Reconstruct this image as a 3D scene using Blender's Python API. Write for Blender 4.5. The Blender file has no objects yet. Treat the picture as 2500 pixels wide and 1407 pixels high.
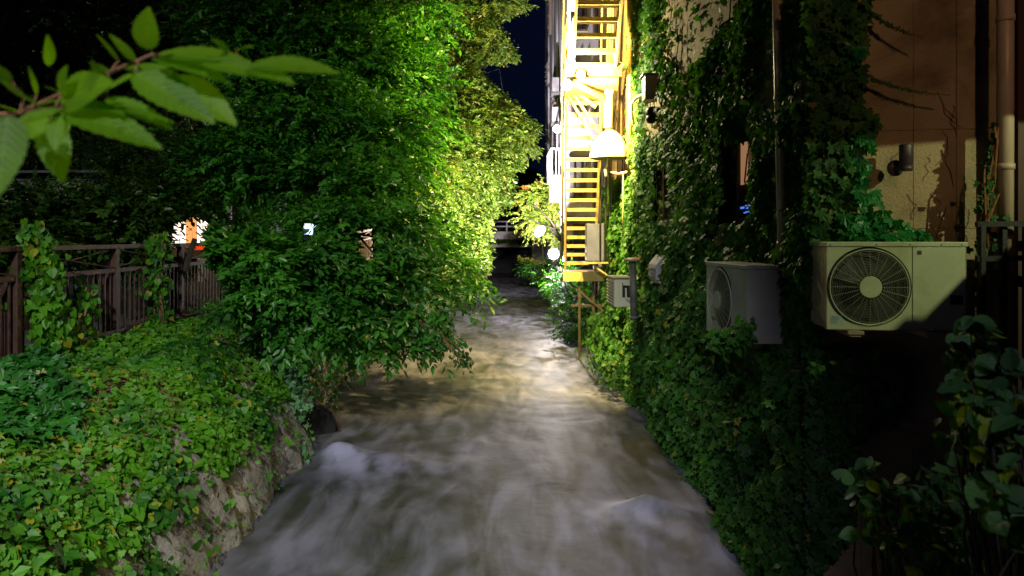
import bpy, math, random
import numpy as np
from mathutils import Vector, Matrix
R = np.random.default_rng(7); random.seed(7)
sc = bpy.context.scene
COL = sc.collection
# ------------------------------------------------------------ camera, sky, exposure
CZ, F, VX, VY = 1.22, 1667.0, 1230.0, 580.0       # eye height, focal length in photo pixels, vanishing point
cam = bpy.data.cameras.new('camera'); co = bpy.data.objects.new('camera', cam); COL.objects.link(co)
co.location = (0, 0, CZ); co.rotation_euler = (math.pi/2, 0, 0)
cam.lens = 24.0; cam.sensor_width = 36; cam.shift_x = 0.008; cam.shift_y = -0.0494
cam.clip_start = .05; cam.clip_end = 500
cam.dof.use_dof = True; cam.dof.focus_distance = 7.5; cam.dof.aperture_fstop = 5.6
sc.camera = co
w = bpy.data.worlds.new('World'); sc.world = w; w.use_nodes = True
bg = w.node_tree.nodes['Background']; bg.inputs[0].default_value = (0.10, 0.25, 1.0, 1); bg.inputs[1].default_value = 0.010
sc.view_settings.view_transform = 'Standard'; sc.view_settings.look = 'None'
sc.view_settings.exposure = 0; sc.view_settings.gamma = 1
sc.render.engine = 'CYCLES'; cy = sc.cycles
cy.use_denoising = True; cy.denoiser = 'OPENIMAGEDENOISE'
cy.max_bounces = 6; cy.diffuse_bounces = 3; cy.glossy_bounces = 3; cy.transmission_bounces = 4; cy.transparent_max_bounces = 6
cy.sample_clamp_indirect = 3; cy.caustics_reflective = False; cy.caustics_refractive = False

def P(px, py, d): return np.array([(px-VX)*d/F, d, CZ-(py-VY)*d/F])
def pxy(p):
    p = np.asarray(p); Y = np.maximum(p[..., 1], .05)
    return VX+F*p[..., 0]/Y, VY-F*(p[..., 2]-CZ)/Y

def spot(name, loc, aim, watt, col, deg, blend=.6, rad=.08):
    l = bpy.data.lights.new(name, 'SPOT'); l.energy = watt; l.color = col; l.spot_size = math.radians(deg)
    l.spot_blend = blend; l.shadow_soft_size = rad
    o = bpy.data.objects.new(name, l); COL.objects.link(o); o.location = loc
    o.rotation_euler = (Vector(aim)-Vector(loc)).to_track_quat('-Z', 'Y').to_euler(); return o
# assumed unseen lamps behind the camera and off right, added to light the view
LAMP_A = (-1.9, -3.4, 6.2); LAMP_B = (2.3, -3.2, 4.9); LAMP_C = (-.8, -5.2, 6.4)
LAMP_D = (4.6, 1.4, 3.0)
SPA = spot('assumed_street_light', LAMP_A, (-3.8, 7.2, -.4), 3500, (.93, 1, .82), 60, .5)
SPC = spot('assumed_street_light', LAMP_C, (-1.95, 5.6, -1.5), 2600, (.84, .80, 1), 42, .9, .1)
SPB = spot('assumed_street_light', LAMP_B, (2.85, 4.5, 3.0), 290, (1, .58, .27), 28, .6, .15)
SPD = spot('assumed_wall_light', LAMP_D, (2.6, 4.3, 1.2), 300, (.88, 1, .50), 60, .3, .02)  # assumed lantern out of view, added for the light along the wall

# ------------------------------------------------------------ materials
MATS = {}
def nt(name):
    m = bpy.data.materials.new(name); m.use_nodes = True; t = m.node_tree; t.nodes.clear(); MATS[name] = m
    out = t.nodes.new('ShaderNodeOutputMaterial'); return m, t, t.nodes, t.links, out
def ramp(t, src, stops):
    r = t.nodes.new('ShaderNodeValToRGB'); t.links.new(src, r.inputs[0])
    while len(r.color_ramp.elements) < len(stops): r.color_ramp.elements.new(.5)
    for e, (p, c) in zip(r.color_ramp.elements, stops): e.position = p; e.color = (*c, 1)
    return r.outputs[0]
def noise(t, vec, scale, detail=4, dist=0, rough=.55):
    n = t.nodes.new('ShaderNodeTexNoise'); n.inputs['Scale'].default_value = scale; n.inputs['Detail'].default_value = detail
    n.inputs['Distortion'].default_value = dist; n.inputs['Roughness'].default_value = rough
    if vec is not None: t.links.new(vec, n.inputs['Vector'])
    return n.outputs[0]
def surf(name, c1, c2, scale=6, rough=.6, bump=.3, bscale=40, metal=0, stain=None, stretch=(1, 1, 1), spec=.5, bdist=.01):
    m, t, N, L, out = nt(name)
    g = N.new('ShaderNodeNewGeometry'); mp = N.new('ShaderNodeMapping'); mp.inputs['Scale'].default_value = stretch
    L.new(g.outputs['Position'], mp.inputs[0]); v = mp.outputs[0]
    col = ramp(t, noise(t, v, scale, 6, .3), [(.32, c1), (.68, c2)])
    if stain:
        mx = N.new('ShaderNodeMixRGB'); s = ramp(t, noise(t, v, scale*.45, 7, .8, .65), [(.5, (0, 0, 0)), (.68, (1, 1, 1))])
        L.new(s, mx.inputs[0]); L.new(col, mx.inputs[1]); mx.inputs[2].default_value = (*stain, 1); col = mx.outputs[0]
    p = N.new('ShaderNodeBsdfPrincipled'); L.new(col, p.inputs['Base Color']); p.inputs['Metallic'].default_value = metal
    p.inputs['Specular IOR Level'].default_value = spec
    rr = N.new('ShaderNodeMapRange'); rr.inputs['To Min'].default_value = max(.05, rough-.12); rr.inputs['To Max'].default_value = min(1, rough+.12)
    L.new(noise(t, v, scale*2, 4), rr.inputs[0]); L.new(rr.outputs[0], p.inputs['Roughness'])
    if bump:
        b = N.new('ShaderNodeBump'); b.inputs['Strength'].default_value = bump; b.inputs['Distance'].default_value = bdist
        L.new(noise(t, v, bscale, 8, 0, .65), b.inputs['Height']); L.new(b.outputs[0], p.inputs['Normal'])
    L.new(p.outputs[0], out.inputs[0]); return m
def leafmat(name, dark, light, yellow=None, yamt=.03, trans=.35, rough=.42, tcol=None, veins=False):
    m, t, N, L, out = nt(name)
    g = N.new('ShaderNodeNewGeometry'); oi = N.new('ShaderNodeObjectInfo')
    a = N.new('ShaderNodeMath'); a.operation = 'ADD'; L.new(g.outputs['Random Per Island'], a.inputs[0]); L.new(oi.outputs['Random'], a.inputs[1])
    fr = N.new('ShaderNodeMath'); fr.operation = 'FRACT'; L.new(a.outputs[0], fr.inputs[0])
    big = noise(t, g.outputs['Position'], 1.3, 3)
    ad = N.new('ShaderNodeMath'); ad.operation = 'MULTIPLY_ADD'; L.new(fr.outputs[0], ad.inputs[0]); ad.inputs[1].default_value = .55
    sb = N.new('ShaderNodeMath'); sb.operation = 'MULTIPLY_ADD'; L.new(big, sb.inputs[0]); sb.inputs[1].default_value = 2.6; sb.inputs[2].default_value = -1.05
    L.new(sb.outputs[0], ad.inputs[2])
    stops = [(.1, dark), (.85, light)]
    col = ramp(t, ad.outputs[0], stops)
    if yellow:
        mx = N.new('ShaderNodeMixRGB'); c = N.new('ShaderNodeMath'); c.operation = 'GREATER_THAN'; c.inputs[1].default_value = 1-yamt
        L.new(fr.outputs[0], c.inputs[0]); L.new(c.outputs[0], mx.inputs[0]); L.new(col, mx.inputs[1]); mx.inputs[2].default_value = (*yellow, 1); col = mx.outputs[0]
    vh = None
    if veins:   # pale midrib and side veins, small blemishes
        tc = N.new('ShaderNodeTexCoord'); sp_ = N.new('ShaderNodeSeparateXYZ'); L.new(tc.outputs['Object'], sp_.inputs[0])
        def M(op, a, b=None):
            k = N.new('ShaderNodeMath'); k.operation = op
            for i, q in enumerate((a, b)):
                if q is None: continue
                if isinstance(q, (int, float)): k.inputs[i].default_value = q
                else: L.new(q, k.inputs[i])
            return k.outputs[0]
        ax = M('ABSOLUTE', sp_.outputs[0]); side = M('SINE', M('MULTIPLY', M('SUBTRACT', sp_.outputs[1], M('MULTIPLY', ax, 1.1)), 62.))
        sv = M('MULTIPLY', M('POWER', M('ADD', M('MULTIPLY', side, .5), .5), 6.), .45); mid = M('LESS_THAN', ax, .009)
        vh = M('MAXIMUM', sv, mid); mv = N.new('ShaderNodeMixRGB'); mv.blend_type = 'MULTIPLY'; L.new(M('MULTIPLY', vh, .25), mv.inputs[0]); L.new(col, mv.inputs[1]); mv.inputs[2].default_value = (2.2, 1.6, 2.4, 1); col = mv.outputs[0]
        sp2 = ramp(t, noise(t, tc.outputs['Object'], 9, 5, .5, .7), [(.28, (.35, .28, .12)), (.38, (1, 1, 1))]); mb = N.new('ShaderNodeMixRGB'); mb.blend_type = 'MULTIPLY'; mb.inputs[0].default_value = 1; L.new(col, mb.inputs[1]); L.new(sp2, mb.inputs[2]); col = mb.outputs[0]
    p = N.new('ShaderNodeBsdfPrincipled'); L.new(col, p.inputs['Base Color']); p.inputs['Roughness'].default_value = rough
    p.inputs['Specular IOR Level'].default_value = .45
    b = N.new('ShaderNodeBump'); b.inputs['Strength'].default_value = .25; b.inputs['Distance'].default_value = .004
    if vh is not None: b.inputs['Strength'].default_value = .35; b.inputs['Distance'].default_value = -.003; L.new(vh, b.inputs['Height'])
    else: L.new(noise(t, g.outputs['Position'], 90, 2), b.inputs['Height'])
    L.new(b.outputs[0], p.inputs['Normal'])
    tr = N.new('ShaderNodeBsdfTranslucent'); mu = N.new('ShaderNodeMixRGB'); mu.blend_type = 'MULTIPLY'; mu.inputs[0].default_value = 1
    L.new(col, mu.inputs[1]); mu.inputs[2].default_value = (*(tcol or (2.3, 2.0, .6)), 1); L.new(mu.outputs[0], tr.inputs[0])
    ms = N.new('ShaderNodeMixShader'); ms.inputs[0].default_value = trans
    L.new(p.outputs[0], ms.inputs[1]); L.new(tr.outputs[0], ms.inputs[2]); L.new(ms.outputs[0], out.inputs[0]); return m
def emit(name, c, s):
    m, t, N, L, out = nt(name); e = N.new('ShaderNodeEmission'); e.inputs[0].default_value = (*c, 1); e.inputs[1].default_value = s
    L.new(e.outputs[0], out.inputs[0]); return m
M_wall = surf('stucco', (.30, .22, .13), (.44, .33, .20), 2.5, .85, .7, 55, stain=(.16, .11, .065), bdist=.02)
M_wallgrey = surf('grey_render', (.46, .45, .55), (.60, .58, .68), 1.2, .8, .3, 30, stain=(.2, .19, .21), stretch=(1, 1, .3))
M_conc = surf('concrete', (.20, .18, .16), (.34, .31, .28), 3, .85, .5, 40, stain=(.08, .08, .05))
M_rock = surf('rock', (.15, .125, .11), (.46, .40, .35), 3.2, .9, 1, 22, stain=(.05, .06, .02), bdist=.06)
M_soil = surf('soil', (.018, .012, .006), (.06, .035, .018), 5, .95, .8, 30, bdist=.03)
M_path = surf('paving', (.06, .055, .05), (.11, .10, .09), 2, .85, .3, 60)
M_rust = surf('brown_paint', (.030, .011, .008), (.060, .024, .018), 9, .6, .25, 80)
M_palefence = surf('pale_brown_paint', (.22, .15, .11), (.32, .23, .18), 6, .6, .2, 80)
M_yel = surf('cream_paint', (.60, .46, .16), (.74, .58, .23), 7, .42, .15, 60, stain=(.42, .27, .07))
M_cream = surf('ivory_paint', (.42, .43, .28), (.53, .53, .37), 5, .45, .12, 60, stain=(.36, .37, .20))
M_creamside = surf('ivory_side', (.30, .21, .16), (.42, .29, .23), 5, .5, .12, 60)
M_grey = surf('grey_metal', (.10, .10, .11), (.17, .17, .18), 6, .5, .15, 60, stain=(.07, .07, .065))
M_lav = surf('grey_enamel', (.36, .34, .44), (.44, .42, .52), 4, .4, .08, 50)
M_pipe = surf('pipe_paint', (.30, .25, .15), (.40, .33, .21), 5, .45, .15, 50, stain=(.2, .15, .09), stretch=(1, 1, .2))
M_pipe2 = surf('pinkish_pipe_paint', (.50, .38, .29), (.62, .48, .37), 5, .4, .15, 50, stain=(.3, .2, .13), stretch=(1, 1, .2))
M_black = surf('black_metal', (.008, .008, .009), (.02, .02, .022), 8, .5, .2, 60)
M_lampblack = surf('plum_metal', (.045, .032, .038), (.075, .05, .06), 8, .45, .1, 60)
M_wood = surf('dark_wood', (.035, .012, .006), (.08, .026, .012), 4, .6, .4, 30, stretch=(1, 1, .15))
M_roofw = surf('weathered_boards', (.32, .31, .31), (.48, .46, .45), 6, .8, .5, 40, stretch=(.3, 1, 1))
M_bark = surf('bark', (.014, .010, .006), (.042, .030, .018), 8, .9, 1, 25, stretch=(1, 1, .3), bdist=.02)
M_twig = surf('reddish_twig', (.16, .07, .025), (.28, .13, .05), 20, .6, .3, 90)
M_white = surf('white_enamel', (.70, .66, .55), (.80, .76, .66), 3, .4, .08, 40)
M_label = surf('pale_label', (.30, .38, .44), (.44, .52, .56), 30, .5, .05, 60)
M_dark = surf('night_building', (.010, .011, .016), (.018, .02, .028), 1, .9, 0)
M_glass = surf('dark_glass', (.012, .014, .012), (.03, .035, .03), 2, .08, .03, 5)
M_shade = surf('window_blind', (.30, .16, .08), (.42, .24, .13), 3, .8, .1, 30)
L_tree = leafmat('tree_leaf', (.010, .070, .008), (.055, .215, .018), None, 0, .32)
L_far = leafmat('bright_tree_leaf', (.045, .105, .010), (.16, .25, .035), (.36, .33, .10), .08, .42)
L_maple = leafmat('maple_leaf', (.10, .19, .015), (.26, .33, .06), (.42, .14, .03), .05, .42)
L_bank = leafmat('ground_ivy_leaf', (.006, .070, .004), (.075, .25, .005), (.24, .25, .012), .05, .28, .55)
L_bankdk = leafmat('dark_ivy_leaf', (.008, .075, .006), (.026, .155, .014), (.2, .2, .012), .01, .2, .5)
L_pale = leafmat('pale_creeper_leaf', (.045, .14, .055), (.12, .27, .12), None, 0, .25, .5)
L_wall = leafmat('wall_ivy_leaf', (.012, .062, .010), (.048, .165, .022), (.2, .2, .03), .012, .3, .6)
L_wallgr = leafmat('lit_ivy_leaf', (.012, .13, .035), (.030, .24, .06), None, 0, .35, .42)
L_fg = leafmat('cherry_leaf', (.08, .22, .003), (.15, .32, .006), None, 0, .65, .5, (1.8, 1.9, .3), veins=True)
L_shrub = leafmat('shrub_leaf', (.010, .046, .010), (.032, .105, .022), (.12, .19, .01), .12, .3, .6, veins=True)
L_pale2 = leafmat('small_creeper_leaf', (.04, .15, .010), (.11, .27, .02), None, 0, .3, .55)
L_grass = leafmat('sedge', (.07, .10, .008), (.16, .18, .02), None, 0, .3)
L_hedge = leafmat('hedge_leaf', (.010, .038, .004), (.040, .095, .010), None, 0, .3)

# ------------------------------------------------------------ builders
class MB:
    def __init__(s): s.v = []; s.f = []
    def add(s, v, f):
        n = len(s.v); s.v += [tuple(map(float, p)) for p in v]; s.f += [tuple(int(i)+n for i in q) for q in f]; return s
    def box(s, c, size, rz=0, taper=1):
        x, y, z = (q/2 for q in size); cs, sn = math.cos(rz), math.sin(rz); vs = []
        for dz in (-z, z):
            k = taper if dz > 0 else 1
            for dx, dy in ((-x, -y), (x, -y), (x, y), (-x, y)):
                vs.append((c[0]+(dx*cs-dy*sn)*k, c[1]+(dx*sn+dy*cs)*k, c[2]+dz))
        return s.add(vs, [(0, 3, 2, 1), (4, 5, 6, 7), (0, 1, 5, 4), (1, 2, 6, 5), (2, 3, 7, 6), (3, 0, 4, 7)])
    def bar(s, a, b, wd, ht, up=(0, 0, 1)):
        a, b = Vector(a), Vector(b); d = (b-a).normalized(); sd = d.cross(Vector(up))
        if sd.length < 1e-3: sd = d.cross(Vector((0, 1, 0)))
        sd.normalize(); u = sd.cross(d); vs = []
        for p in (a, b):
            for i, j in ((-1, -1), (1, -1), (1, 1), (-1, 1)): vs.append(p+sd*(i*wd/2)+u*(j*ht/2))
        return s.add(vs, [(3, 2, 1, 0), (4, 5, 6, 7), (0, 1, 5, 4), (1, 2, 6, 5), (2, 3, 7, 6), (3, 0, 4, 7)])
    def tube(s, pts, rad, n=8, cap=True):
        pts = [Vector(p) for p in pts]; m = len(pts)
        if not hasattr(rad, '__len__'): rad = [rad]*m
        vs = []; ref = None
        for i, p in enumerate(pts):
            d = (pts[min(i+1, m-1)]-pts[max(i-1, 0)]).normalized()
            if ref is None: ref = d.cross(Vector((.31, .95, .1))); ref.normalize()
            a = (ref-d*ref.dot(d)).normalized(); ref = a; b = d.cross(a)
            for k in range(n):
                t = 2*math.pi*k/n; vs.append(p+(a*math.cos(t)+b*math.sin(t))*rad[i])
        fs = [(i*n+k, i*n+(k+1) % n, (i+1)*n+(k+1) % n, (i+1)*n+k) for i in range(m-1) for k in range(n)]
        if cap: fs += [tuple(range(n))[::-1], tuple((m-1)*n+k for k in range(n))]
        return s.add(vs, fs)
    def lathe(s, c, prof, n=24, axis=(0, 0, 1), arc=1.0, closed=True):
        ax = Vector(axis).normalized(); a = ax.orthogonal().normalized(); b = ax.cross(a); c = Vector(c); m = len(prof); vs = []
        for r, h in prof:
            for k in range(n): t = 2*math.pi*k/n; vs.append(c+ax*h+(a*math.cos(t)+b*math.sin(t))*r)
        return s.add(vs, [(i*n+k, i*n+(k+1) % n, (i+1)*n+(k+1) % n, (i+1)*n+k) for i in range(m-1) for k in range(n)])
    def build(s, name, mat, parent=None, smooth=False, kind=None, bevel=0): return mk(name, s.v, s.f, mat, parent, smooth, kind, bevel)
def link(o, parent=None, kind=None):
    COL.objects.link(o)
    if parent is not None:
        o.parent = parent
        if parent.type == 'EMPTY': o.matrix_parent_inverse = Matrix.Translation(-parent.location)
    if kind: o['kind'] = kind
    return o
def mk(name, v, f, mat, parent=None, smooth=False, kind=None, bevel=0):
    me = bpy.data.meshes.new(name); me.from_pydata(v, [], f); me.update(); me.materials.append(mat)
    if smooth: me.polygons.foreach_set('use_smooth', [True]*len(me.polygons))
    o = bpy.data.objects.new(name, me); link(o, parent, kind)
    if bevel:
        b = o.modifiers.new('bevel', 'BEVEL'); b.width = bevel; b.segments = 2; b.limit_method = 'ANGLE'; b.harden_normals = False
    return o
def tag(o, label, cat, group=None):
    o['label'] = label; o['category'] = cat
    if group: o['group'] = group
    return o
def thing(name, label, cat, loc=(0, 0, 0), group=None):
    o = bpy.data.objects.new(name, None); COL.objects.link(o); o.location = [float(q) for q in loc]; o.empty_display_size = .1
    return tag(o, label, cat, group)
def clone(src, parent, loc=None, mat=None):
    o = bpy.data.objects.new(src.name.split('.')[0], src.data); link(o, parent)
    if mat is not None: o.matrix_basis = mat
    elif loc is not None: o.location = loc
    return o

# leaf templates: x across, y along, z out of the leaf; unit length
def tm(v, f): return np.array(v, float), f
T_simple = tm([(0, 0, 0), (.25, .36, .05), (.17, .74, .02), (0, 1, -.08), (-.17, .74, .02), (-.25, .36, .05)], [(0, 1, 2, 3), (0, 3, 4, 5)])
T_dia = tm([(0, 0, 0), (.23, .45, .06), (0, 1, -.05), (-.23, .45, .06)], [(0, 1, 2), (0, 2, 3)])
T_ivy = tm([(0, 0, 0), (.22, -.14, .03), (.55, .1, -.03), (.30, .36, .05), (.42, .66, -.02), (.16, .68, .03), (0, 1, -.08),
            (-.16, .68, .03), (-.42, .66, -.02), (-.30, .36, .05), (-.55, .1, -.03), (-.22, -.14, .03)],
           [(0, 1, 2, 3), (0, 3, 4, 5), (0, 5, 6), (0, 6, 7), (0, 7, 8, 9), (0, 9, 10, 11)])
T_heart = tm([(0, 0, 0), (.2, -.13, .03), (.42, .02, .05), (.46, .3, .03), (.28, .65, .0), (0, 1, -.1), (-.28, .65, .0), (-.46, .3, .03), (-.42, .02, .05), (-.2, -.13, .03)],
             [(0, 1, 2, 3), (0, 3, 4, 5), (0, 5, 6, 7), (0, 7, 8, 9)])
def serrated(n=14, wd=.27, curl=.12, teeth=.018):
    L = [(0, 0, 0)]; mid = [(0, 0, 0)]; 
    vs = []; fs = []
    for i in range(n+1):
        t = i/n; hw = wd*(math.sin(math.pi*min(1, t*1.02)**.8)**.75 if 0 < t < 1 else 0)*(1-.25*t)
        z = -curl*t*t; hw2 = hw+(teeth if i % 2 else 0) if 0 < i < n else 0
        vs += [(-hw2, t, z+.16*hw2), (-hw*.5, t, z+.05*hw+.008*(i % 2)), (0, t, z), (hw*.5, t, z+.05*hw+.008*(i % 2)), (hw2, t, z+.16*hw2)]
    for i in range(n):
        for k in range(4): a = i*5+k; fs.append((a, a+1, a+6, a+5))
    return tm(vs, fs)
T_cherry = serrated(); T_round = serrated(12, .42, .12, .03)
def nrm(a): return a/np.maximum(np.linalg.norm(a, axis=-1, keepdims=True), 1e-9)
def frames(pos, v, n):
    v = nrm(v); n = nrm(n-v*(n*v).sum(-1, keepdims=True)); u = np.cross(v, n); return u, v, n
def leaf_mass(name, pos, v, n, size, tmpl, mat, parent, kind='stuff'):
    T, Fc = tmpl; u, v, n = frames(pos, v, n); N, V = len(pos), len(T)
    A = pos[:, None]+size[:, None, None]*(T[None, :, 0:1]*u[:, None]+T[None, :, 1:2]*v[:, None]+T[None, :, 2:3]*n[:, None])
    ln = np.array([len(q) for q in Fc]); idx = np.concatenate([np.array(q) for q in Fc])
    loops = (np.arange(N)[:, None]*V+idx[None]).ravel(); tot = np.tile(ln, N); st = np.concatenate([[0], np.cumsum(tot)[:-1]])
    me = bpy.data.meshes.new(name); me.vertices.add(N*V); me.loops.add(len(loops)); me.polygons.add(len(tot))
    me.vertices.foreach_set('co', A.ravel().astype(np.float32)); me.loops.foreach_set('vertex_index', loops.astype(np.int32))
    me.polygons.foreach_set('loop_start', st.astype(np.int32)); me.polygons.foreach_set('loop_total', tot.astype(np.int32))
    me.update(calc_edges=True); me.materials.append(mat)
    return link(bpy.data.objects.new(name, me), parent, kind)
def leaf_parts(pos, v, n, size, tmpl, mat, parent, limit=300, name='foliage'):
    """nearest leaves in view as parts of their own, the others as one stuff part"""
    px, py = pxy(pos); d = np.linalg.norm(pos-np.array([0, 0, CZ]), axis=1)
    sc_ = size/d*((px > 0) & (px < 2500) & (py > 0) & (py < 1407) & (pos[:, 1] > .2))
    order = np.argsort(-sc_); k = int(min(limit, (sc_ > .004).sum())); near, rest = order[:k], order[k:]
    u, vv, nn = frames(pos, v, n); T, Fc = tmpl
    if k:
        me = bpy.data.meshes.new('leaf'); me.from_pydata([tuple(q) for q in T], [], Fc); me.update(); me.materials.append(mat)
        for i in near:
            o = bpy.data.objects.new('leaf', me); link(o, parent); s = size[i]
            o.matrix_basis = Matrix([[u[i][r]*s, vv[i][r]*s, nn[i][r]*s, pos[i][r]] for r in range(3)]+[[0, 0, 0, 1]])
    if len(rest): leaf_mass(name, pos[rest], v[rest], n[rest], size[rest], tmpl, mat, parent)
UP = np.array([0, 0, 1.])
def rdir(n): return nrm(R.normal(size=(n, 3)))
def sprays(C, D, L, K, size, droop=.25, jit=.35):
    S = len(C); t = np.linspace(.12, 1, K)[None, :, None]; L = (L*R.uniform(.6, 1.25, S))[:, None, None]
    pos = C[:, None]+D[:, None]*t*L-UP*droop*t*t*L
    lat = nrm(np.cross(D, UP)+1e-4)[:, None]; sd = np.where(np.arange(K) % 2, 1., -1.)[None, :, None]*np.where(t > .96, .15, 1)
    v = D[:, None]*.75+lat*sd*.75+R.normal(size=(S, K, 3))*jit-UP*.28
    nn = UP+R.normal(size=(S, K, 3))*.35+D[:, None]*.3+R.normal(size=(S, 1, 3))*.35
    s = size*R.uniform(.65, 1.2, (S, K))
    return pos.reshape(-1, 3), v.reshape(-1, 3), nn.reshape(-1, 3), s.ravel()
def blobs(spec, density=1., clump=.30, per=14, flat=.45):
    """spec: (px, py, depth, rx_px, ry_px, rd_m, n_sprays) -> spray centres and directions"""
    C, D = [], []
    for px, py, d, rx, ry, rd, ns in spec:
        ns = int(ns*density); c = P(px, py, d); ax = np.array([rx*d/F, rd, ry*d/F]); nc = max(4, ns//per)
        u = rdir(nc); r = R.uniform(.15, 1, nc)**(1/2.2); cc = c+u*r[:, None]*ax
        k = R.integers(0, nc, ns); off = R.normal(size=(ns, 3))*clump*np.array([1, 1, flat])
        C.append(cc[k]+off); D.append(nrm(nrm(off)*.9+u[k]*.7+R.normal(size=(ns, 3))*.3-UP*.12))
    return np.concatenate(C), np.concatenate(D)
def tree(name, label, cat, base, spec, leaf, size, mat, K=16, L=.45, density=1., clump=.3, trunk_r=.16, group=None, tmpl=T_simple, parts=0, droop=.25, keep=None, limbs=True, per=14, flat=.45):
    t = thing(name, label, cat, base, group); base = np.array(base, float)
    cs = [P(q[0], q[1], q[2]) for q in spec]; m = MB(); top = np.mean(cs, axis=0)*.5+base*.5; top[2] = max(base[2]+1.2, min(top[2], base[2]+3)); top[:2] = base[:2]+(top[:2]-base[:2])*.3
    if trunk_r:
        m.tube([base-UP*.1, base*.6+top*.4+R.normal(size=3)*.06, top], [trunk_r*1.25, trunk_r, trunk_r*.8], 10); m.build('trunk', M_bark, t, True)
    C, D = blobs(spec, density, clump, per, flat)
    if limbs:
        m = MB()
        for c in cs:
            a = top; q = (a+c)/2+UP*.25+R.normal(size=3)*.12; m.tube([a, q, c], [trunk_r*.55+.02, trunk_r*.3+.015, .012], 6)
            near = np.argsort(np.linalg.norm(C-c, axis=1))[::max(1, len(C)//len(cs)//9)][:9]
            for j in near: e = C[j]; m.tube([q*.4+c*.6, (c+e)/2+UP*.06, e], [.014, .008, .004], 4)
        m.build('limb', M_bark, t, True, 'stuff')
    pos, v, n, s = sprays(C, D, L, K, size, droop)
    if keep is not None:
        k = keep(*pxy(pos), pos); pos, v, n, s = pos[k], v[k], n[k], s[k]
    if parts: leaf_parts(pos, v, n, s, tmpl, leaf, t, parts, 'crown')
    else: leaf_mass('crown', pos, v, n, s, tmpl, leaf, t)
    return t
def inpoly(px, py, poly):
    r = np.zeros(np.shape(px), bool); m = len(poly)
    for i in range(m):
        x1, y1 = poly[i]; x2, y2 = poly[(i+1) % m]
        if y1 == y2: continue
        c = ((y1 > py) != (y2 > py)) & (px < (x2-x1)*(py-y1)/(y2-y1)+x1); r ^= c
    return r
def vnoise(x, y, s=1.0, seed=0):
    g = np.random.default_rng(seed).random((64, 64)); x = np.asarray(x)*s; y = np.asarray(y)*s
    i, j = np.floor(x).astype(int), np.floor(y).astype(int); a, b = x-i, y-j; a = a*a*(3-2*a); b = b*b*(3-2*b)
    G = lambda p, q: g[p % 64, q % 64]
    return (G(i, j)*(1-a)+G(i+1, j)*a)*(1-b)+(G(i, j+1)*(1-a)+G(i+1, j+1)*a)*b
def fbm(x, y, s=1., seed=0): return sum(vnoise(x, y, s*2**k, seed+k)/2**k for k in range(4))/1.875

# ------------------------------------------------------------ river, banks, ground
WZ = -1.48
YL = [-6, 0, 5.4, 8.5, 9.3, 11, 14, 25, 45, 60]; XL = [-2.3, -2.3, -2.33, -2.45, -2.75, -2.9, -3.0, -2.6, -1.35, -1.3]
YR = [-6, 0, 5.4, 11.8, 18, 37.5, 45, 60]; XR = [1.95, 1.95, 1.95, 2.02, 2.25, 2.95, 2.3, 2.2]
xl = lambda y: np.interp(y, YL, XL); xr = lambda y: np.interp(y, YR, XR)
def grid(name, X, Y, Z, mat, smooth=True, kind='structure', parent=None):
    a, b = X.shape; idx = np.arange(a*b).reshape(a, b)
    f = np.stack([idx[:-1, :-1], idx[:-1, 1:], idx[1:, 1:], idx[1:, :-1]], -1).reshape(-1, 4)
    return mk(name, np.stack([X, Y, Z], -1).reshape(-1, 3).tolist(), f.tolist(), mat, parent, smooth, kind)
ground = mk('ground', [(-150, -30, -2.3), (150, -30, -2.3), (150, 200, -2.3), (-150, 200, -2.3)], [(0, 1, 2, 3)], M_soil, None, False, 'structure')
ys = np.concatenate([np.arange(-3, 16, .05), np.arange(16, 60, .2)]); us = np.linspace(0, 1, 110)
Yg = np.repeat(ys[:, None], 110, 1); Xg = (xl(ys)-.9)[:, None]*(1-us)+(xr(ys)+.35)[:, None]*us
def mound(cx, cyy, sx, sy): return np.exp(-((Xg-cx)/sx)**2-((Yg-cyy)/sy)**2)
foam = np.zeros_like(Xg); hump = np.zeros_like(Xg)
for cx, cyy, sx, sy, h, a in ((-2.02, 8.5, .22, .16, .16, .9), (-1.55, 8.3, .34, .22, .07, .7), (1.42, 6.72, .30, .20, .13, .55), (1.75, 6.25, .2, .5, .07, .35), (-.35, 8.9, .22, .3, .05, .45),
                              (-2.4, 13.5, .4, .5, .08, .5), (-1.2, 16, .7, .5, .06, .5), (.6, 17.5, .8, .35, .05, .35), (-.9, 8.1, .8, .28, .03, .35), (1.1, 6.3, .5, .4, .03, .3)):
    g = mound(cx, cyy, sx, sy); hump += g*h; foam += mound(cx, cyy-.15, sx*1.6, sy*2.0)*a*np.clip(2.2*(fbm(Xg*3.5+40+.6*Yg, Yg*2.2+40, 1.6, 51)-.22), .1, 1.15)
hump *= .55+.9*fbm(Xg*5+30, Yg*4+30, 1, 57)
fl = Xg+.35*np.sin(Yg*.8+Xg)
Zg = WZ+hump+.05*(fbm(fl*1.1+20, Yg*.5+20, 1, 3)-.5)+np.where(Yg > 9, .028, .010)*(fbm(fl*2.2+50+.5*Yg, Yg*1.4, 1, 9)-.5)+np.where(Yg > 10, .020, .0)*(vnoise(fl*3.2+.5*Yg, Yg*3.6, 1, 21)-.5)
river = grid('river', Xg, Yg, Zg, None or M_soil, kind='structure')
at = river.data.attributes.new('foam', 'FLOAT', 'POINT'); at.data.foreach_set('value', foam.ravel().astype(np.float32))
m, t, N, L, out = nt('river_water')
g = N.new('ShaderNodeNewGeometry'); mp = N.new('ShaderNodeMapping'); mp.inputs['Scale'].default_value = (.95, .42, 1); mp.inputs['Rotation'].default_value = (0, 0, .55)
L.new(g.outputs['Position'], mp.inputs[0]); st_ = noise(t, mp.outputs[0], 1.5, 4, 1.6, .5)
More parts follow.
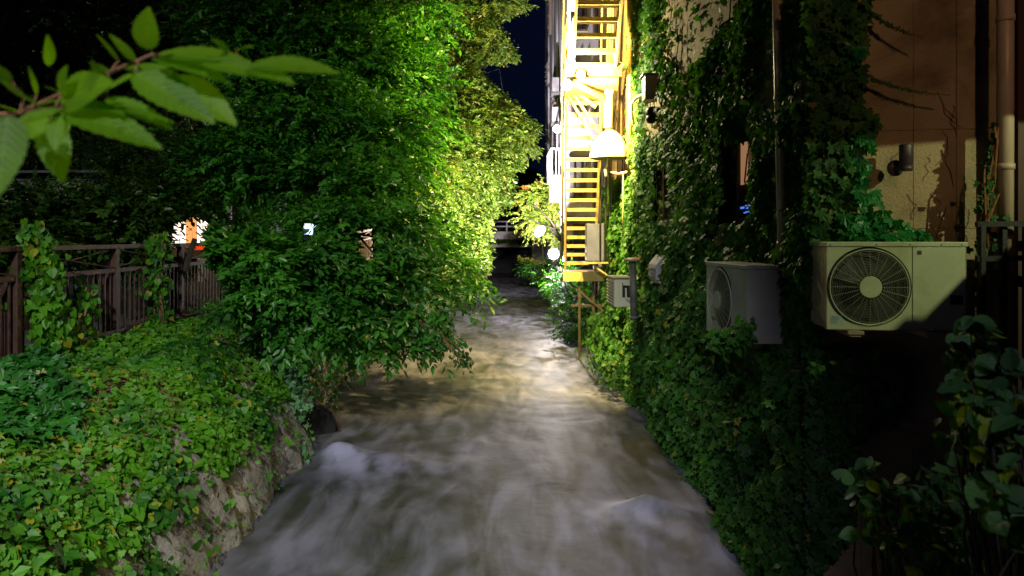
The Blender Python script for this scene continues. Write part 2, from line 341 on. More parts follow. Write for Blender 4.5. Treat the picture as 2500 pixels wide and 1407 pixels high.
mp2 = N.new('ShaderNodeMapping'); mp2.inputs['Scale'].default_value = (2.2, .6, 1); mp2.inputs['Rotation'].default_value = (0, 0, -.3)
L.new(g.outputs['Position'], mp2.inputs[0]); st2 = noise(t, mp2.outputs[0], 1.2, 3, 1.0, .5)
av = N.new('ShaderNodeAttribute'); av.attribute_name = 'foam'
ml = N.new('ShaderNodeMath'); ml.operation = 'MULTIPLY'; L.new(st_, ml.inputs[0]); L.new(st2, ml.inputs[1])
mr = N.new('ShaderNodeMapRange'); mr.inputs[1].default_value = .10; mr.inputs[2].default_value = .46; L.new(ml.outputs[0], mr.inputs[0]); mr.interpolation_type = 'SMOOTHSTEP'
ad = N.new('ShaderNodeMath'); ad.operation = 'MULTIPLY_ADD'; L.new(mr.outputs[0], ad.inputs[0]); ad.inputs[1].default_value = .46; L.new(av.outputs['Fac'], ad.inputs[2]); ad.use_clamp = True
bed = ramp(t, noise(t, g.outputs['Position'], 2.6, 7, .4, .7), [(.38, (.020, .024, .014)), (.58, (.036, .040, .026)), (.78, (.075, .062, .036))])
mx = N.new('ShaderNodeMixRGB'); L.new(ad.outputs[0], mx.inputs[0]); L.new(bed, mx.inputs[1]); mx.inputs[2].default_value = (.34, .33, .50, 1)
p = N.new('ShaderNodeBsdfPrincipled'); L.new(mx.outputs[0], p.inputs['Base Color']); p.inputs['Roughness'].default_value = .52; p.inputs['IOR'].default_value = 1.33
p.inputs['Specular IOR Level'].default_value = .2
b = N.new('ShaderNodeBump'); b.inputs['Strength'].default_value = .16; b.inputs['Distance'].default_value = .04
mp3 = N.new('ShaderNodeMapping'); mp3.inputs['Scale'].default_value = (2.2, 3.4, 1); L.new(g.outputs['Position'], mp3.inputs[0])
L.new(noise(t, mp3.outputs[0], 1.6, 3, .8, .5), b.inputs['Height']); L.new(b.outputs[0], p.inputs['Normal'])
L.new(p.outputs[0], out.inputs[0]); river.data.materials[0] = m

# left bank: (offset from water edge to fence) profile
def bank_pt(y, t):
    X0, X1 = xl(y), -4.42
    tt = np.array([0, .06, .16, .30, .50, .75, 1]); zz = np.array([-1.7, -1.24, -.80, -.48, -.27, -.10, 0.0])
    x = X0+(X1-X0)*t; z = np.interp(t, tt, zz)
    n1 = fbm(y*1.1+7, t*3+3, 1, 5)-.5; n2 = fbm(y*4+2, t*9, 1, 11)-.5
    rk = np.exp(-((t-.1)/.16)**2)
    return np.stack([x+n1*.5*(1-t)+n2*.22*rk, y+0*t, z+n1*.28*np.sin(np.pi*np.clip(t, 0, 1))+n2*.12*rk], -1)
yb = np.arange(-3, 46, .05); tb = np.linspace(-.03, 1, 60)
B = bank_pt(np.repeat(yb[:, None], 60, 1), np.repeat(tb[None], len(yb), 0))
bank = grid('bank', B[..., 0], B[..., 1], B[..., 2], M_rock)
mk('path', [(-40, -6, .0), (-4.42, -6, .0), (-4.42, 60, 0), (-40, 60, 0)], [(0, 1, 2, 3)], M_path, None, False, 'structure')
MB().box((-4.55, 6.5, .02), (.26, 19, .10)).build('kerb', M_conc, None, False, 'structure')
rb = [(xr(y)+o, y, z) for y in np.arange(17, 46, .5) for o, z in ((-.15, -1.7), (.35, -.9), (.9, -.2), (6, -.1))]
nb = len(rb)//4
mk('right_bank', rb, [(i*4+k, i*4+k+1, i*4+k+5, i*4+k+4) for i in range(nb-1) for k in range(3)], M_soil, None, True, 'structure')

# ------------------------------------------------------------ ivy building (right)
SW, X0W, Y0W = .0224, 2.10, 4.62
def wallX(y): return X0W+SW*(y-Y0W)
def wallP(px, py, off=0.):
    q = (px-VX)/F; d = (X0W-off-SW*Y0W)/(q-SW); return np.array([q*d, d, CZ-(py-VY)*d/F])
bld = thing('ivy_building', 'beige rendered building wall overgrown with ivy beside the river', 'building', (2.6, 5, WZ))
def wall_holes(name, y0, y1, z0, z1, holes, mat, parent, thick=.25):
    ysp = sorted({y0, y1, *[h[0] for h in holes], *[h[1] for h in holes]}); zsp = sorted({z0, z1, *[h[2] for h in holes], *[h[3] for h in holes]}); m = MB()
    for a, b in zip(ysp, ysp[1:]):
        for c, d in zip(zsp, zsp[1:]):
            if any(h[0] <= (a+b)/2 <= h[1] and h[2] <= (c+d)/2 <= h[3] for h in holes): continue
            m.add([(wallX(a), a, c), (wallX(a)+thick, a, c), (wallX(b)+thick, b, c), (wallX(b), b, c), (wallX(a), a, d), (wallX(a)+thick, a, d), (wallX(b)+thick, b, d), (wallX(b), b, d)],
                  [(0, 3, 2, 1), (4, 5, 6, 7), (0, 1, 5, 4), (1, 2, 6, 5), (2, 3, 7, 6), (3, 0, 4, 7)])
    return m.build(name, mat, parent)
def whole(px0, px1, py0, py1):
    a, b = wallP(px1, 500), wallP(px0, 500); y0, y1 = a[1], b[1]; ym = (y0+y1)/2
    return y0, y1, CZ-(py1-VY)*ym/F, CZ-(py0-VY)*ym/F
H1 = whole(1752, 1838, 332, 548); H2 = whole(1588, 1642, 400, 545)
wall_holes('wall', Y0W, 17.2, -1.8, 13, [H1, H2], M_wall, bld)
for (y0, y1, z0, z1), lab in ((H1, 'narrow window with a warm blind and painted blue reflections'), (H2, 'dark narrow window half hidden by ivy')):
    m = MB(); X = wallX((y0+y1)/2)+.06
    for yy in (y0+.03, (y0+y1)/2, y1-.03): m.box((X, yy, (z0+z1)/2), (.05, .06, z1-z0-.01))
    for zz in (z0+.03, z1-.03): m.box((X, (y0+y1)/2, zz), (.046, y1-y0-.13, .06))
    wn = m.build('window', M_wood, bld); wn['label'] = lab
    MB().box((X+.02, (y0+y1)/2, (z0+z1)/2), (.01, y1-y0-.02, z1-z0-.02)).build('pane', M_glass, wn)
y0, y1, z0, z1 = H1
X = wallX(y0)+.066
MB().box((X, y0+(y1-y0)*.38, z0+(z1-z0)*.70), (.006, (y1-y0)*.17, (z1-z0)*.52)).build('blind', emit('glowing_blind', (1, .50, .24), .30), bld)  # blind glows itself, standing in for lamp light inside the room
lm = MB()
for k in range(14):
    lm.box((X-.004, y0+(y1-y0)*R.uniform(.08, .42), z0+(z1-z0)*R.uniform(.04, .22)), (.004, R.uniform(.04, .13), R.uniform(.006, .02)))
lm.build('painted_reflection', emit('painted_blue_glint', (.1, .25, 1), .9), bld, kind='stuff')  # glowing blue strips painted on as reflections in the pane
# facing wall, cast in panels
RF = -.16   # the facing wall turns a little to the right
def faceP(s, z, off=0): return np.array([X0W+s*math.cos(RF)+off*math.sin(RF), Y0W+s*math.sin(RF)-off*math.cos(RF), z])
cols = [0, .30, .62, .88, 1.0]; rows = [-1.8, -.9, 0.0, .62, 1.28, 1.93, 2.8, 3.7, 4.6, 7.0]
for i in range(len(cols)-1):
    for j in range(len(rows)-1):
        a, b = cols[i]+.0015, cols[i+1]-.0015; c, d = rows[j]+.0015, rows[j+1]-.0015; of = R.uniform(0, .003)
        q = [faceP(a, c, of), faceP(b, c, of), faceP(b, c, -.2), faceP(a, c, -.2)]
        MB().add(q+[x+np.array([0, 0, d-c]) for x in q], [(0, 3, 2, 1), (4, 5, 6, 7), (0, 1, 5, 4), (1, 2, 6, 5), (2, 3, 7, 6), (3, 0, 4, 7)]).build('wall_panel', M_wall, bld)
q = [faceP(1.002, -1.8, -.02), faceP(1.55, -1.8, -.02), faceP(1.55, -1.8, -.3), faceP(1.002, -1.8, -.3)]
MB().add(q+[x+np.array([0, 0, 8.8]) for x in q], [(0, 3, 2, 1), (4, 5, 6, 7), (0, 1, 5, 4), (1, 2, 6, 5), (2, 3, 7, 6), (3, 0, 4, 7)]).build('pilaster', M_wall, bld)
wb = thing('timber_building', 'dark reddish timber wall at the right edge beside the pale drainpipe', 'building', (3.9, 4.2, -1.8))
for k in range(6):
    c = P(2492+44*k, 500, 4.28); MB().box((c[0]+.02, 4.28, 2.2), (.108, .05, 8)).build('board', M_wood, wb)
MB().box((4.0, 4.5, 2.2), (1.1, .2, 8.1)).build('backing', M_black, wb)

# ------------------------------------------------------------ pipes and fittings on the ivy building
def pipe(name, label, a, b, r, mat, bands=(), n=16, cat='pipe'):
    t = thing(name, label, cat, b if b[2] < a[2] else a); a, b = np.array(a, float), np.array(b, float)
    MB().tube([a, b], r, n).build('tube', mat, t, True)
    ax = nrm(b-a)
    for q in bands:
        c = a+(b-a)*q; MB().lathe(c, [(r, -.018), (r*1.14, -.018), (r*1.14, .018), (r, .018)], n, ax).build('clamp', mat, t, True)
    return t
pipe('drainpipe', 'thick beige drainpipe standing in front of the ivy wall', P(1890, -420, 5.0), P(1917, 850, 5.0), .038, M_pipe, (.25, .52, .8))
pipe('drainpipe', 'thin grey pipe half hidden in ivy right of the thick beige drainpipe', P(1952, -420, 4.9), P(1964, 720, 4.75), .013, M_pipe, (.5,))
pipe('drainpipe', 'pale pinkish drainpipe at the right edge of the lit wall', P(2456, -330, 4.22), P(2453, 660, 4.22), .046, M_pipe2, (.38, .745))
pipe('drainpipe', 'yellow lit drainpipe running down beside the glaring wall left of the ivy', P(1538, -330, 11.7), P(1538, 428, 11.7), .05, M_yel, (.3, .6, .9))
pipe('wall_rod', 'thin yellow rod hanging below the glaring wall over bright ivy', P(1521, 425, 11.9), P(1521, 590, 11.9), .012, M_yel, cat='rod')
# big air conditioner
M_gril = surf('grille_wire', (.20, .21, .15), (.27, .28, .19), 6, .5, 0)
def fan_unit(name, label, org, rz, W, H, D, mat, side, fan_r, fan_x, rings=15, ribs=24, grill=M_gril, dark=M_black, hub_r=.3, lab=False):
    """front face looks along local -y; org = bottom left front corner; rz turns the unit"""
    t = thing(name, label, 'air conditioner', org); org = np.array(org, float); cs, sn = math.cos(rz), math.sin(rz)
    T = lambda x, y, z: (org[0]+x*cs-y*sn, org[1]+x*sn+y*cs, org[2]+z)
    def bx(mb, x0, x1, y0, y1, z0, z1):
        q = [T(*p) for p in ((x0, y0, z0), (x1, y0, z0), (x1, y1, z0), (x0, y1, z0), (x0, y0, z1), (x1, y0, z1), (x1, y1, z1), (x0, y1, z1))]
        return mb.add(q, [(0, 3, 2, 1), (4, 5, 6, 7), (0, 1, 5, 4), (1, 2, 6, 5), (2, 3, 7, 6), (3, 0, 4, 7)])
    fx, fz = fan_x, H*.485; nseg = 64; R1 = fan_r*1.10
    # front plate with a round opening
    m = MB(); vs = []; sq = []
    x1 = fx*2 if fx*2 < W*.64 else W*.64
    for k in range(nseg):
        a = 2*math.pi*k/nseg; ca, sa = math.cos(a), math.sin(a); vs.append(T(fx+R1*ca, 0, fz+R1*sa))
        k1 = min(((x1-.0-fx)/ca if ca > 1e-6 else (-fx+.004)/ca if ca < -1e-6 else 9e9), ((H-fz-.03)/sa if sa > 1e-6 else (-fz)/sa if sa < -1e-6 else 9e9))
        sq.append(T(fx+ca*k1, 0, fz+sa*k1))
    inner = [T(fx+R1*.985*math.cos(2*math.pi*k/nseg), .05, fz+R1*.985*math.sin(2*math.pi*k/nseg)) for k in range(nseg)]
    m.add(vs+sq+inner, [(k, nseg+k, nseg+(k+1) % nseg, (k+1) % nseg) for k in range(nseg)]+[(2*nseg+k, k, (k+1) % nseg, 2*nseg+(k+1) % nseg) for k in range(nseg)])
    # fill the square's corners
    crn = [T(x1, 0, H-.03), T(.004, 0, H-.03), T(.004, 0, 0), T(x1, 0, 0)]
    for a0, c in zip((math.atan2(H-.03-fz, x1-fx), math.atan2(H-.03-fz, .004-fx), math.atan2(-fz, .004-fx) % (2*math.pi), math.atan2(-fz, x1-fx) % (2*math.pi)), crn):
        k = int(a0/(2*math.pi)*nseg); m.add([sq[k % nseg], c, sq[(k+1) % nseg]], [(0, 1, 2)])
    m.build('fan_panel', mat, t)
    m = MB(); bx(m, x1+.003, W-.004, -.001, .012, 0, H-.03); m.build('service_panel', mat, t, bevel=.004)
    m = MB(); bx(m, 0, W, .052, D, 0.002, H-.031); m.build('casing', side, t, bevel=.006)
    m = MB(); bx(m, 0, .0035, .0, .0519, 0, H-.03); bx(m, W-.0035, W, .0, .0519, 0, H-.03); bx(m, 0, W, .001, .0519, -.004, -.0005); m.build('edge_strip', side, t)
    m = MB(); bx(m, -.006, W+.006, -.008, D+.006, H-.0295, H); m.build('lid', mat, t, bevel=.005)
    m = MB(); c = T(fx, .049, fz); ax = Vector((sn, -cs, 0)); m.lathe(c, [(0.0005, 0), (R1*.98, 0)], 48, ax); m.build('fan_recess', dark, t)
    m = MB()
    for k in range(3):
        a = k*2.094+.4
        for q in range(2):
            pass
        pts = [(fan_r*r_*math.cos(a+o), .035+.012*s_, fan_r*r_*math.sin(a+o)) for r_, o, s_ in ((.25, -.3, 1), (.9, -.45, 1), (.92, .35, -1), (.25, .4, -1))]
        m.add([T(fx+x, y, fz+z) for x, y, z in pts], [(0, 1, 2, 3)])
    m.build('fan_blade', M_black, t)
    gd = m = MB(); yy = -.028
    for k in range(rings):
        r_ = fan_r*(hub_r+.03+(1-.03-hub_r)*(k+.5)/rings)
        m.tube([T(fx+r_*math.cos(2*math.pi*j/40), yy+.020*(r_/fan_r)**3, fz+r_*math.sin(2*math.pi*j/40)) for j in range(41)], .0010 if k < rings-1 else .0018, 4, False)
    for k in range(ribs):
        a = 2*math.pi*k/ribs; ca, sa = math.cos(a), math.sin(a)
        m.tube([T(fx+fan_r*q*ca, yy+.020*q**3-.0015, fz+fan_r*q*sa) for q in (hub_r, .65, 1.0, 1.03)], .0016, 4)
    gr = m.build('fan_grille', grill, t)
    m = MB(); m.lathe(T(fx, yy+.004, fz), [(0.0004, .006), (fan_r*hub_r*.94, .006), (fan_r*hub_r, 0), (fan_r*hub_r, -.012)], 40, ax); m.build('grille_hub', mat, gr)
    m = MB()
    ap = [T(fx+fan_r*1.03*math.cos(a)+0, -.008, fz+fan_r*1.03*math.sin(a)) for a in np.linspace(0, 2*math.pi, 65)]
    m.tube(ap, .0045, 6, False); m.build('grille_ring', mat, t)
    m = MB()
    for x in (.02, W*.36, W*.6, W*.82, W-.03):
        m.lathe(T(x, -.0085, H-.018), [(0.0003, .002), (.004, .002), (.005, 0)], 8, ax)
    m.build('screw', M_grey, t, kind='stuff')
    if lab:
        m = MB(); bx(m, .024, .092, -.0015, -.0005, .03, .085); s = m.build('sticker', M_label, t)
        m = MB()
        for k in range(7): bx(m, .029, .029+.058*R.uniform(.5, 1), -.0025, -.0018, .075-k*.0065, .0772-k*.0065)
        m.build('print', M_grey, s, kind='stuff')
        m = MB(); bx(m, x1+.03, x1+.055, -.0025, -.0015, H-.078, H-.054); m.build('badge', M_lampblack, t)
        m = MB(); bx(m, W-.092, W-.022, -.004, -.002, .16, .215); m.build('valve_cover', M_black, t)
        m = MB(); bx(m, W-.072, W-.056, -.003, -.0015, .006, .075); m.build('sticker', M_label, t)
        m = MB(); bx(m, W-.21, W-.19, -.003, -.0015, .001, .012); m.build('tag', M_white, t)
    for x in (W*.2, W*.76):
        m = MB(); bx(m, x-.03, x+.035, -.02, D+.10, -.045, -.006); bx(m, x-.045, x+.05, -.03, .02, -.030, -.008); m.build('bracket', M_creamside, t, bevel=.002)
    return t
A = P(2018, 803, 4.24)
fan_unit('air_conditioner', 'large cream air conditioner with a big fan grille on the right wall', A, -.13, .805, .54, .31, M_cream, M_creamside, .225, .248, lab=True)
M_ac2 = surf('mid_grey_enamel', (.32, .32, .30), (.40, .40, .38), 5, .5, .1, 50)
B2 = P(1795, 842, 4.95)
fan_unit('air_conditioner', 'grey air conditioner in the ivy left of the thick drainpipe', np.array([B2[0]+.03, B2[1]+.80, B2[2]]), -math.pi/2+.07, .80, .575, .29, M_ac2, M_ac2, .24, .29, grill=M_gril)
# the small white unit on the wall: service side to the camera
def small_unit():
    o = P(1495, 752, 10.3); t = thing('air_conditioner', 'small white slatted outdoor unit low in the ivy beside a capped pipe', 'air conditioner', o)
    MB().box((o[0]+.17, o[1]+.35, o[2]+.22), (.28, .7, .42)).build('casing', M_white, t, bevel=.01)
    MB().box((o[0]+.17, o[1]+.35, o[2]+.445), (.32, .74, .02)).build('lid', M_grey, t, bevel=.004)
    for k in range(8): MB().box((o[0]+.018, o[1]+.35, o[2]+.05+k*.048), (.016, .66, .012)).build('slat', M_white, t)
    for k in range(5): MB().box((o[0]+.012, o[1]+.06+k*.14, o[2]+.22), (.012, .012, .38)).build('guard_bar', M_grey, t)
    MB().box((o[0]+.21, o[1]-.006, o[2]+.27), (.12, .01, .22)).build('recess_plate', M_black, t)  # raised black plate, shade of a recess put into its colour
    MB().box((o[0]+.21, o[1]-.016, o[2]+.36), (.10, .012, .04)).build('valve_cover', M_white, t)
    MB().tube([(o[0]+.2, o[1]-.02, o[2]+.3), (o[0]+.2, o[1]-.04, o[2]+.15), (o[0]+.26, o[1]-.05, o[2]+.1)], .014, 8).build('hose', M_white, t, True)
small_unit()
# grey vent hood on the wall
c = wallP(1648, 660); x = wallX(c[1]); t = thing('vent_hood', 'grey sloping vent hood on the ivy wall between capped pipe and air conditioner', 'vent', (x, c[1], c[2]-.19))
y0, y1, zt, zb = c[1]-.02, c[1]+.42, c[2]+.19, c[2]-.19; x0 = x-.12-.13
V = [(x0+.10, y, zt) for y in (y0, y1)]+[(x0, y, zt-.12) for y in (y0, y1)]+[(x0, y, zb+.07) for y in (y0, y1)]+[(x0+.07, y, zb) for y in (y0, y1)]+[(x+.02, y, zb) for y in (y0, y1)]+[(x+.02, y, zt) for y in (y0, y1)]
MB().add(V, [(0, 1, 3, 2), (2, 3, 5, 4), (4, 5, 7, 6), (6, 7, 9, 8), (10, 11, 1, 0), (0, 2, 4, 6, 8, 10), (1, 11, 9, 7, 5, 3)]).build('shell', M_lav, t, bevel=.012)
for k in range(5): MB().box((x0-.006, (y0+y1)/2, zb+.10+k*.026), (.012, .38, .012)).build('slat', M_grey, t)
# capped standpipe
c = P(1548, 782, 9.6); t = thing('vent_pipe', 'grey standpipe with a rusty mushroom cap in front of the ivy', 'pipe', c)
MB().tube([c, P(1545, 640, 9.6)], .05, 14).build('tube', M_grey, t, True)
MB().lathe(P(1545, 634, 9.6), [(.0, .03), (.07, .025), (.125, 0), (.12, -.02), (.05, -.03)], 20).build('cap', M_creamside, t, True)
MB().lathe(P(1548, 775, 9.6), [(.05, -.02), (.062, -.02), (.062, .02), (.05, .02)], 14).build('clamp', M_grey, t, True)
# two thin sticks
for a, b, lb in (((1637, 578), (1660, 545), 'short thin rod leaning out of the ivy, left of a pair'), ((1658, 582), (1684, 542), 'long thin rod leaning out of the ivy, right of a pair')):
    o = MB().tube([P(*a, 8.0), P(*b, 7.9)], .008, 6).build('rod', M_pipe2); tag(o, lb, 'rod')
# meter box, bell
c = wallP(1590, 217, .13); t = thing('junction_box', 'pale metal box with a side arm high on the ivy wall', 'box', (c[0], c[1], c[2]-.17))
MB().box(c, (.22, .24, .34)).build('body', M_creamside, t, bevel=.008)
MB().box((c[0]-.01, c[1]-.005, c[2]+.18), (.27, .28, .02)).build('lid', M_grey, t, bevel=.003)
MB().bar((c[0]+.08, c[1]-.14, c[2]-.02), (c[0]+.20, c[1]-.34, c[2]+.10), .03, .03).build('arm', M_pipe, t)
c = wallP(1592, 275, .14); t = thing('wall_camera', 'round black camera on the ivy wall below the pale metal box', 'camera', c)
MB().lathe(c, [(0, -.1), (.075, -.1), (.085, -.02), (.085, .04), (.05, .08), (0, .08)], 20, (-1, -.3, -.1)).build('housing', M_black, t, True)
MB().lathe((c[0]-.02, c[1]-.02, c[2]-.1), [(0, -.06), (.05, -.05), (.07, 0), (.06, .05), (0, .06)], 16).build('dome', M_black, t, True)
o = MB().tube([P(1572, 232, 10.6), P(1556, 236, 10.9), P(1542, 252, 11.2), P(1541, 275, 11.3), P(1547, 305, 11.3)], .032, 10).build('conduit', M_pipe2, None, True); tag(o, 'curved grey conduit leading from the metal box to the yellow drainpipe', 'conduit')
# cylinder wall lamp, unlit
c = faceP(.70, 0, .0); q = P(2212, 385, 4.36); t = thing('wall_lamp', 'unlit plum coloured cylinder lamp on the lit wall patch', 'lamp', q)
q = np.array([q[0], q[1], q[2]])
MB().lathe(q, [(0, -.085), (.040, -.085), (.040, -.06), (.037, -.058), (.037, -.052), (.040, -.05), (.040, .075), (.037, .085), (.030, .085), (.030, .06), (0, .06)], 24).build('barrel', M_lampblack, t, True)
MB().lathe(q+np.array([-.025, .09, -.06]), [(0, 0), (.052, 0), (.052, .02), (0, .02)], 24, (.15, -1, 0)).build('base', M_lampblack, t, True)
MB().tube([q+np.array([-.022, .08, -.06]), q+np.array([-.004, 0, -.055])], .024, 10).build('arm', M_lampblack, t, True)
# dark frame at the right edge
t = thing('metal_railing', 'dark metal railing at the right edge below the pink drainpipe', 'railing', P(2395, 1000, 3.9))
for py in (548, 632): MB().bar(P(2384, py, 4.14), P(2640, py-4, 4.02), .04, .032).build('rail', M_black, t)
for px in (2398, 2450, 2505): MB().bar(P(px, 552, 4.125), P(px, 1000, 4.125), .028, .028, (0, 1, 0)).build('bar', M_black, t)

# ------------------------------------------------------------ fire escape
M_support = surf('old_brown_steel', (.045, .035, .018), (.08, .06, .03), 8, .7, .3, 60)
t = thing('fire_escape', 'yellow lit steel fire escape stair climbing the building over the river', 'stairs', (1.7, 15, -1.4))
def sx(y): return np.interp(y, [10.0, 11.3, 13.2, 16.2], [1.10, 1.13, 1.20, 1.45])   # outer stringer
SWD = .70
def flight(y0, z0, y1, z1, n, tw=.24):
    tr = None
    for k in range(1, n):
        q = k/n; y = y0+(y1-y0)*q; z = z0+(z1-z0)*q; xx = sx(y)
        if tr is None: tr = MB().box((0, 0, 0), (SWD-.06, tw, .035)).box((0, -tw/2+.0, -.022), (SWD-.06, .02, .07)).build('tread', M_yel, t); tr.location = (xx+SWD/2, y, z)
        else: clone(tr, t, (xx+SWD/2, y, z))
    for o in (0, SWD): MB().bar((sx(y0)+o, y0, z0-.02), (sx(y1)+o, y1, z1-.02), .05, .24, (0, 0, 1)).build('stringer', M_yel, t, bevel=.006)
flight(16.2, .44, 13.2, 4.05, 18)
flight(11.3, 4.05, 8.9, 7.1, 15, .26)
def slab(y0, y1, z, th, xa, xb):
    MB().add([(xa[0], y0, z-th), (xb[0], y0, z-th), (xb[1], y1, z-th), (xa[1], y1, z-th), (xa[0], y0, z), (xb[0], y0, z), (xb[1], y1, z), (xa[1], y1, z)],
             [(0, 3, 2, 1), (4, 5, 6, 7), (0, 1, 5, 4), (1, 2, 6, 5), (2, 3, 7, 6), (3, 0, 4, 7)]).build('landing', M_yel, t, bevel=.008)
slab(11.25, 13.3, 4.06, .16, (1.07, 1.17), (1.90, 2.2)); slab(15.0, 16.5, .44, .07, (1.33, 1.42), (2.22, 2.36))
MB().bar((1.30, 14.96, .36), (2.26, 14.96, .36), .05, .20).build('fascia', M_yel, t); MB().bar((1.05, 11.2, 3.97), (1.93, 11.2, 3.97), .05, .22).build('fascia', M_yel, t)
for a, b, ww in ((P(1388, 212, 12.9), P(1470, 335, 12.9), .045), (P(1388, 212, 12.9), P(1455, 262, 12.9), .06), (P(1395, 198, 11.6), P(1490, 252, 12.5), .07), (P(1386, 232, 12.9), P(1449, 340, 12.4), .04)):
    MB().bar(a, b, ww, ww, (0, 1, 0)).build('brace', M_yel, t)
for x, y, z0, z1 in ((1.42, 15.1, -1.5, .3), (2.1, 15.2, -1.5, .3), (1.95, 16.3, -1.5, .37), (1.74, 15.2, -1.3, .3)): MB().box((x+.25, y, (z0+z1)/2), (.05, .05, z1-z0)).build('post', M_support, t)
MB().bar((1.45, 15.15, .22), (2.25, 15.15, -.45), .05, .06, (0, 1, 0)).build('brace', M_support, t)
MB().bar((1.5, 15.22, -.3), (2.4, 15.22, -.3), .05, .06, (0, 1, 0)).build('brace', M_support, t)
for y0, z0, y1, z1 in ((16.2, .44, 13.2, 4.05), (11.3, 4.05, 8.9, 7.1)):   # hand rails on the river side, mostly edge on
    MB().tube([(sx(y0)-.05, y0+.1, z0+.9), (sx(y1)-.05, y1, z1+.9)], .02, 8).build('handrail', M_yel, t)
for y, z in ((11.3, 4.06), (12.3, 4.06), (13.2, 4.06)): MB().bar((sx(y)-.05, y, z-.1), (sx(y)-.05, y, z+.95), .035, .035).build('post', M_yel, t)
for z in (4.5, 4.95): MB().tube([(sx(11.3)-.05, 11.3, z), (sx(13.2)-.05, 13.2, z)], .016, 8).build('handrail', M_yel, t)
for k in range(6):   # cables and thin conduits beside the flights
    px = 1372+k*1.5; o = None
cb = MB()
for px, ww in ((1481, .018), (1487, .022), (1493, .015), (1466, .02), (1372, .016)): cb.tube([P(px+8, -150, 12.2), P(px, 200, 12.9), P(px+R.uniform(-3, 3), 640, 13.6)], ww, 6)
o = cb.build('cable', M_pipe, None, True); tag(o, 'bundle of cables running up the wall beside the fire escape', 'cable')

# hood and duct beside the stair
c = P(1482, 386, 12.4); t = thing('extractor_hood', 'glaring white half dome hood on a duct beside the fire escape', 'hood', c)
m = MB(); n = 28; prof = [(1.0, 0), (1.0, .10), (.95, .28), (.84, .5), (.66, .72), (.44, .88), (.24, .96), (.14, 1.0), (.13, 1.9)]
m.lathe((c[0]+.05, c[1]+.05, c[2]), [(r*.36, h*.52) for r, h in prof], n); m.build('dome', M_white, t, True)
MB().tube([(c[0]+.02, c[1], c[2]+.55), (c[0]+.02, c[1], c[2]+1.1), (c[0]+.10, c[1]+.05, c[2]+1.5), (c[0]+.3, c[1]+.1, c[2]+1.7)], .085, 16).build('duct', M_white, t, True)
MB().tube([P(1481, 384, 12.4), P(1481, 400, 12.4), P(1478, 412, 12.4), P(1480, 432, 12.4)], .03, 8).build('bracket', M_white, t, True)
MB().tube([P(1488, 392, 12.4), P(1492, 420, 12.4), P(1510, 425, 12.2), P(1548, 418, 11.6)], .028, 8).build('hose', M_creamside, t, True)
# heater cabinet on a shelf
a = P(1432, 638, 14.4); M_cab = surf('cabinet_enamel', (.13, .14, .27), (.17, .18, .33), 4, .5, .08, 50); t = thing('heater_cabinet', 'tall lavender grey cabinet on a shelf in front of the lower stair', 'cabinet', a)
MB().box((a[0]+.19, a[1]+.15, a[2]+.40), (.37, .30, .79)).build('casing', M_cab, t, bevel=.015)
MB().box((a[0]+.19, a[1]-.004, a[2]+.06), (.35, .012, .10)).build('base_panel', M_cab, t, bevel=.003)
MB().box((a[0]+.20, a[1]+.15, a[2]-.035), (.55, .34, .035)).build('shelf', M_yel, t); MB().bar((a[0]+.1, a[1]+.1, a[2]-.05), (a[0]+.45, a[1]+.1, a[2]-.3), .03, .03).build('bracket', M_yel, t)

# lamps that are lit
def floodlamp(label, pos, aim, r, strength, col, watt=None, deg=110, pole=None, laim=None):
    pos = np.array(pos); d = nrm(np.array(aim)-pos); t = thing('flood_lamp', label, 'lamp', pos, 'lit lamps round the fire escape and far bank')
    MB().lathe(pos-d*.16, [(0, 0), (r*.55, 0), (r*.7, .05), (r*1.08, .15), (r*1.08, .17)], 18, d).build('housing', M_grey, t, True)
    MB().lathe(pos, [(.0005, .03), (r*.6, .025), (r, 0)], 18, d).build('bulb', emit('lamp_glow', col, strength), t, True)
    if pole is not None: MB().tube([pos-d*.12, pole], .02, 8).build('arm', M_grey, t)
    if watt:
        l = bpy.data.lights.new('lamp_light', 'POINT'); l.energy = watt; l.color = col; l.shadow_soft_size = .06
        if laim is not None:
            s = spot('lamp_light', pos+d*.04+nrm(np.array(laim)-pos)*.32, laim, watt, col, deg, .4, .06)
        else: s = bpy.data.objects.new('lamp_light', l); COL.objects.link(s); s.location = pos+d*.10
        s.parent = t; s.matrix_parent_inverse = Matrix.Translation(-t.location)
    return t
WARM = (1, .73, .19); WH = (1, .90, .88)
cf = P(1318, 565, 24); c2 = P(1352, 620, 22)
floodlamp('starry flood lamp among leaves over the far right bank', cf, (-3.0, 19, 5.0), .21, 60, WH, 8500, 155, P(1330, 700, 24.6), (-2.5, 29, 6.5))
floodlamp('second flood lamp low beside the foot of the fire escape', c2, (-2.2, 14, -.3), .17, 60, WH, 650, 160, P(1368, 690, 22.3))
floodlamp('tiny lamp at the left edge of the lower landing', P(1375, 633, 18), (1, 10, 0), .05, 40, WH, 20, 150)
floodlamp('round lamp on the grey facade above the arch', P(1360, 315, 26), (.2, 20, 3.0), .15, 60, WH, 420, 170, P(1372, 318, 26.3))
floodlamp('spot lamp at the outer corner under the middle landing', P(1384, 208, 11.1), (0, 0, 1.2), .085, 90, WARM, 2600, 150, P(1380, 192, 11.15), (2.3, 13.2, 2.6))
floodlamp('spot lamp at the top left of the upper stair flight', P(1399, 14, 10.6), (0, 0, 1.2), .075, 90, WARM, 2700, 150, P(1393, -20, 10.6), (-.4, 17, 2.2))
floodlamp('small lamp lying on the middle landing step', P(1418, 183, 11.0), (0, 0, 3), .07, 90, (1, .88, .50), 330, 160)

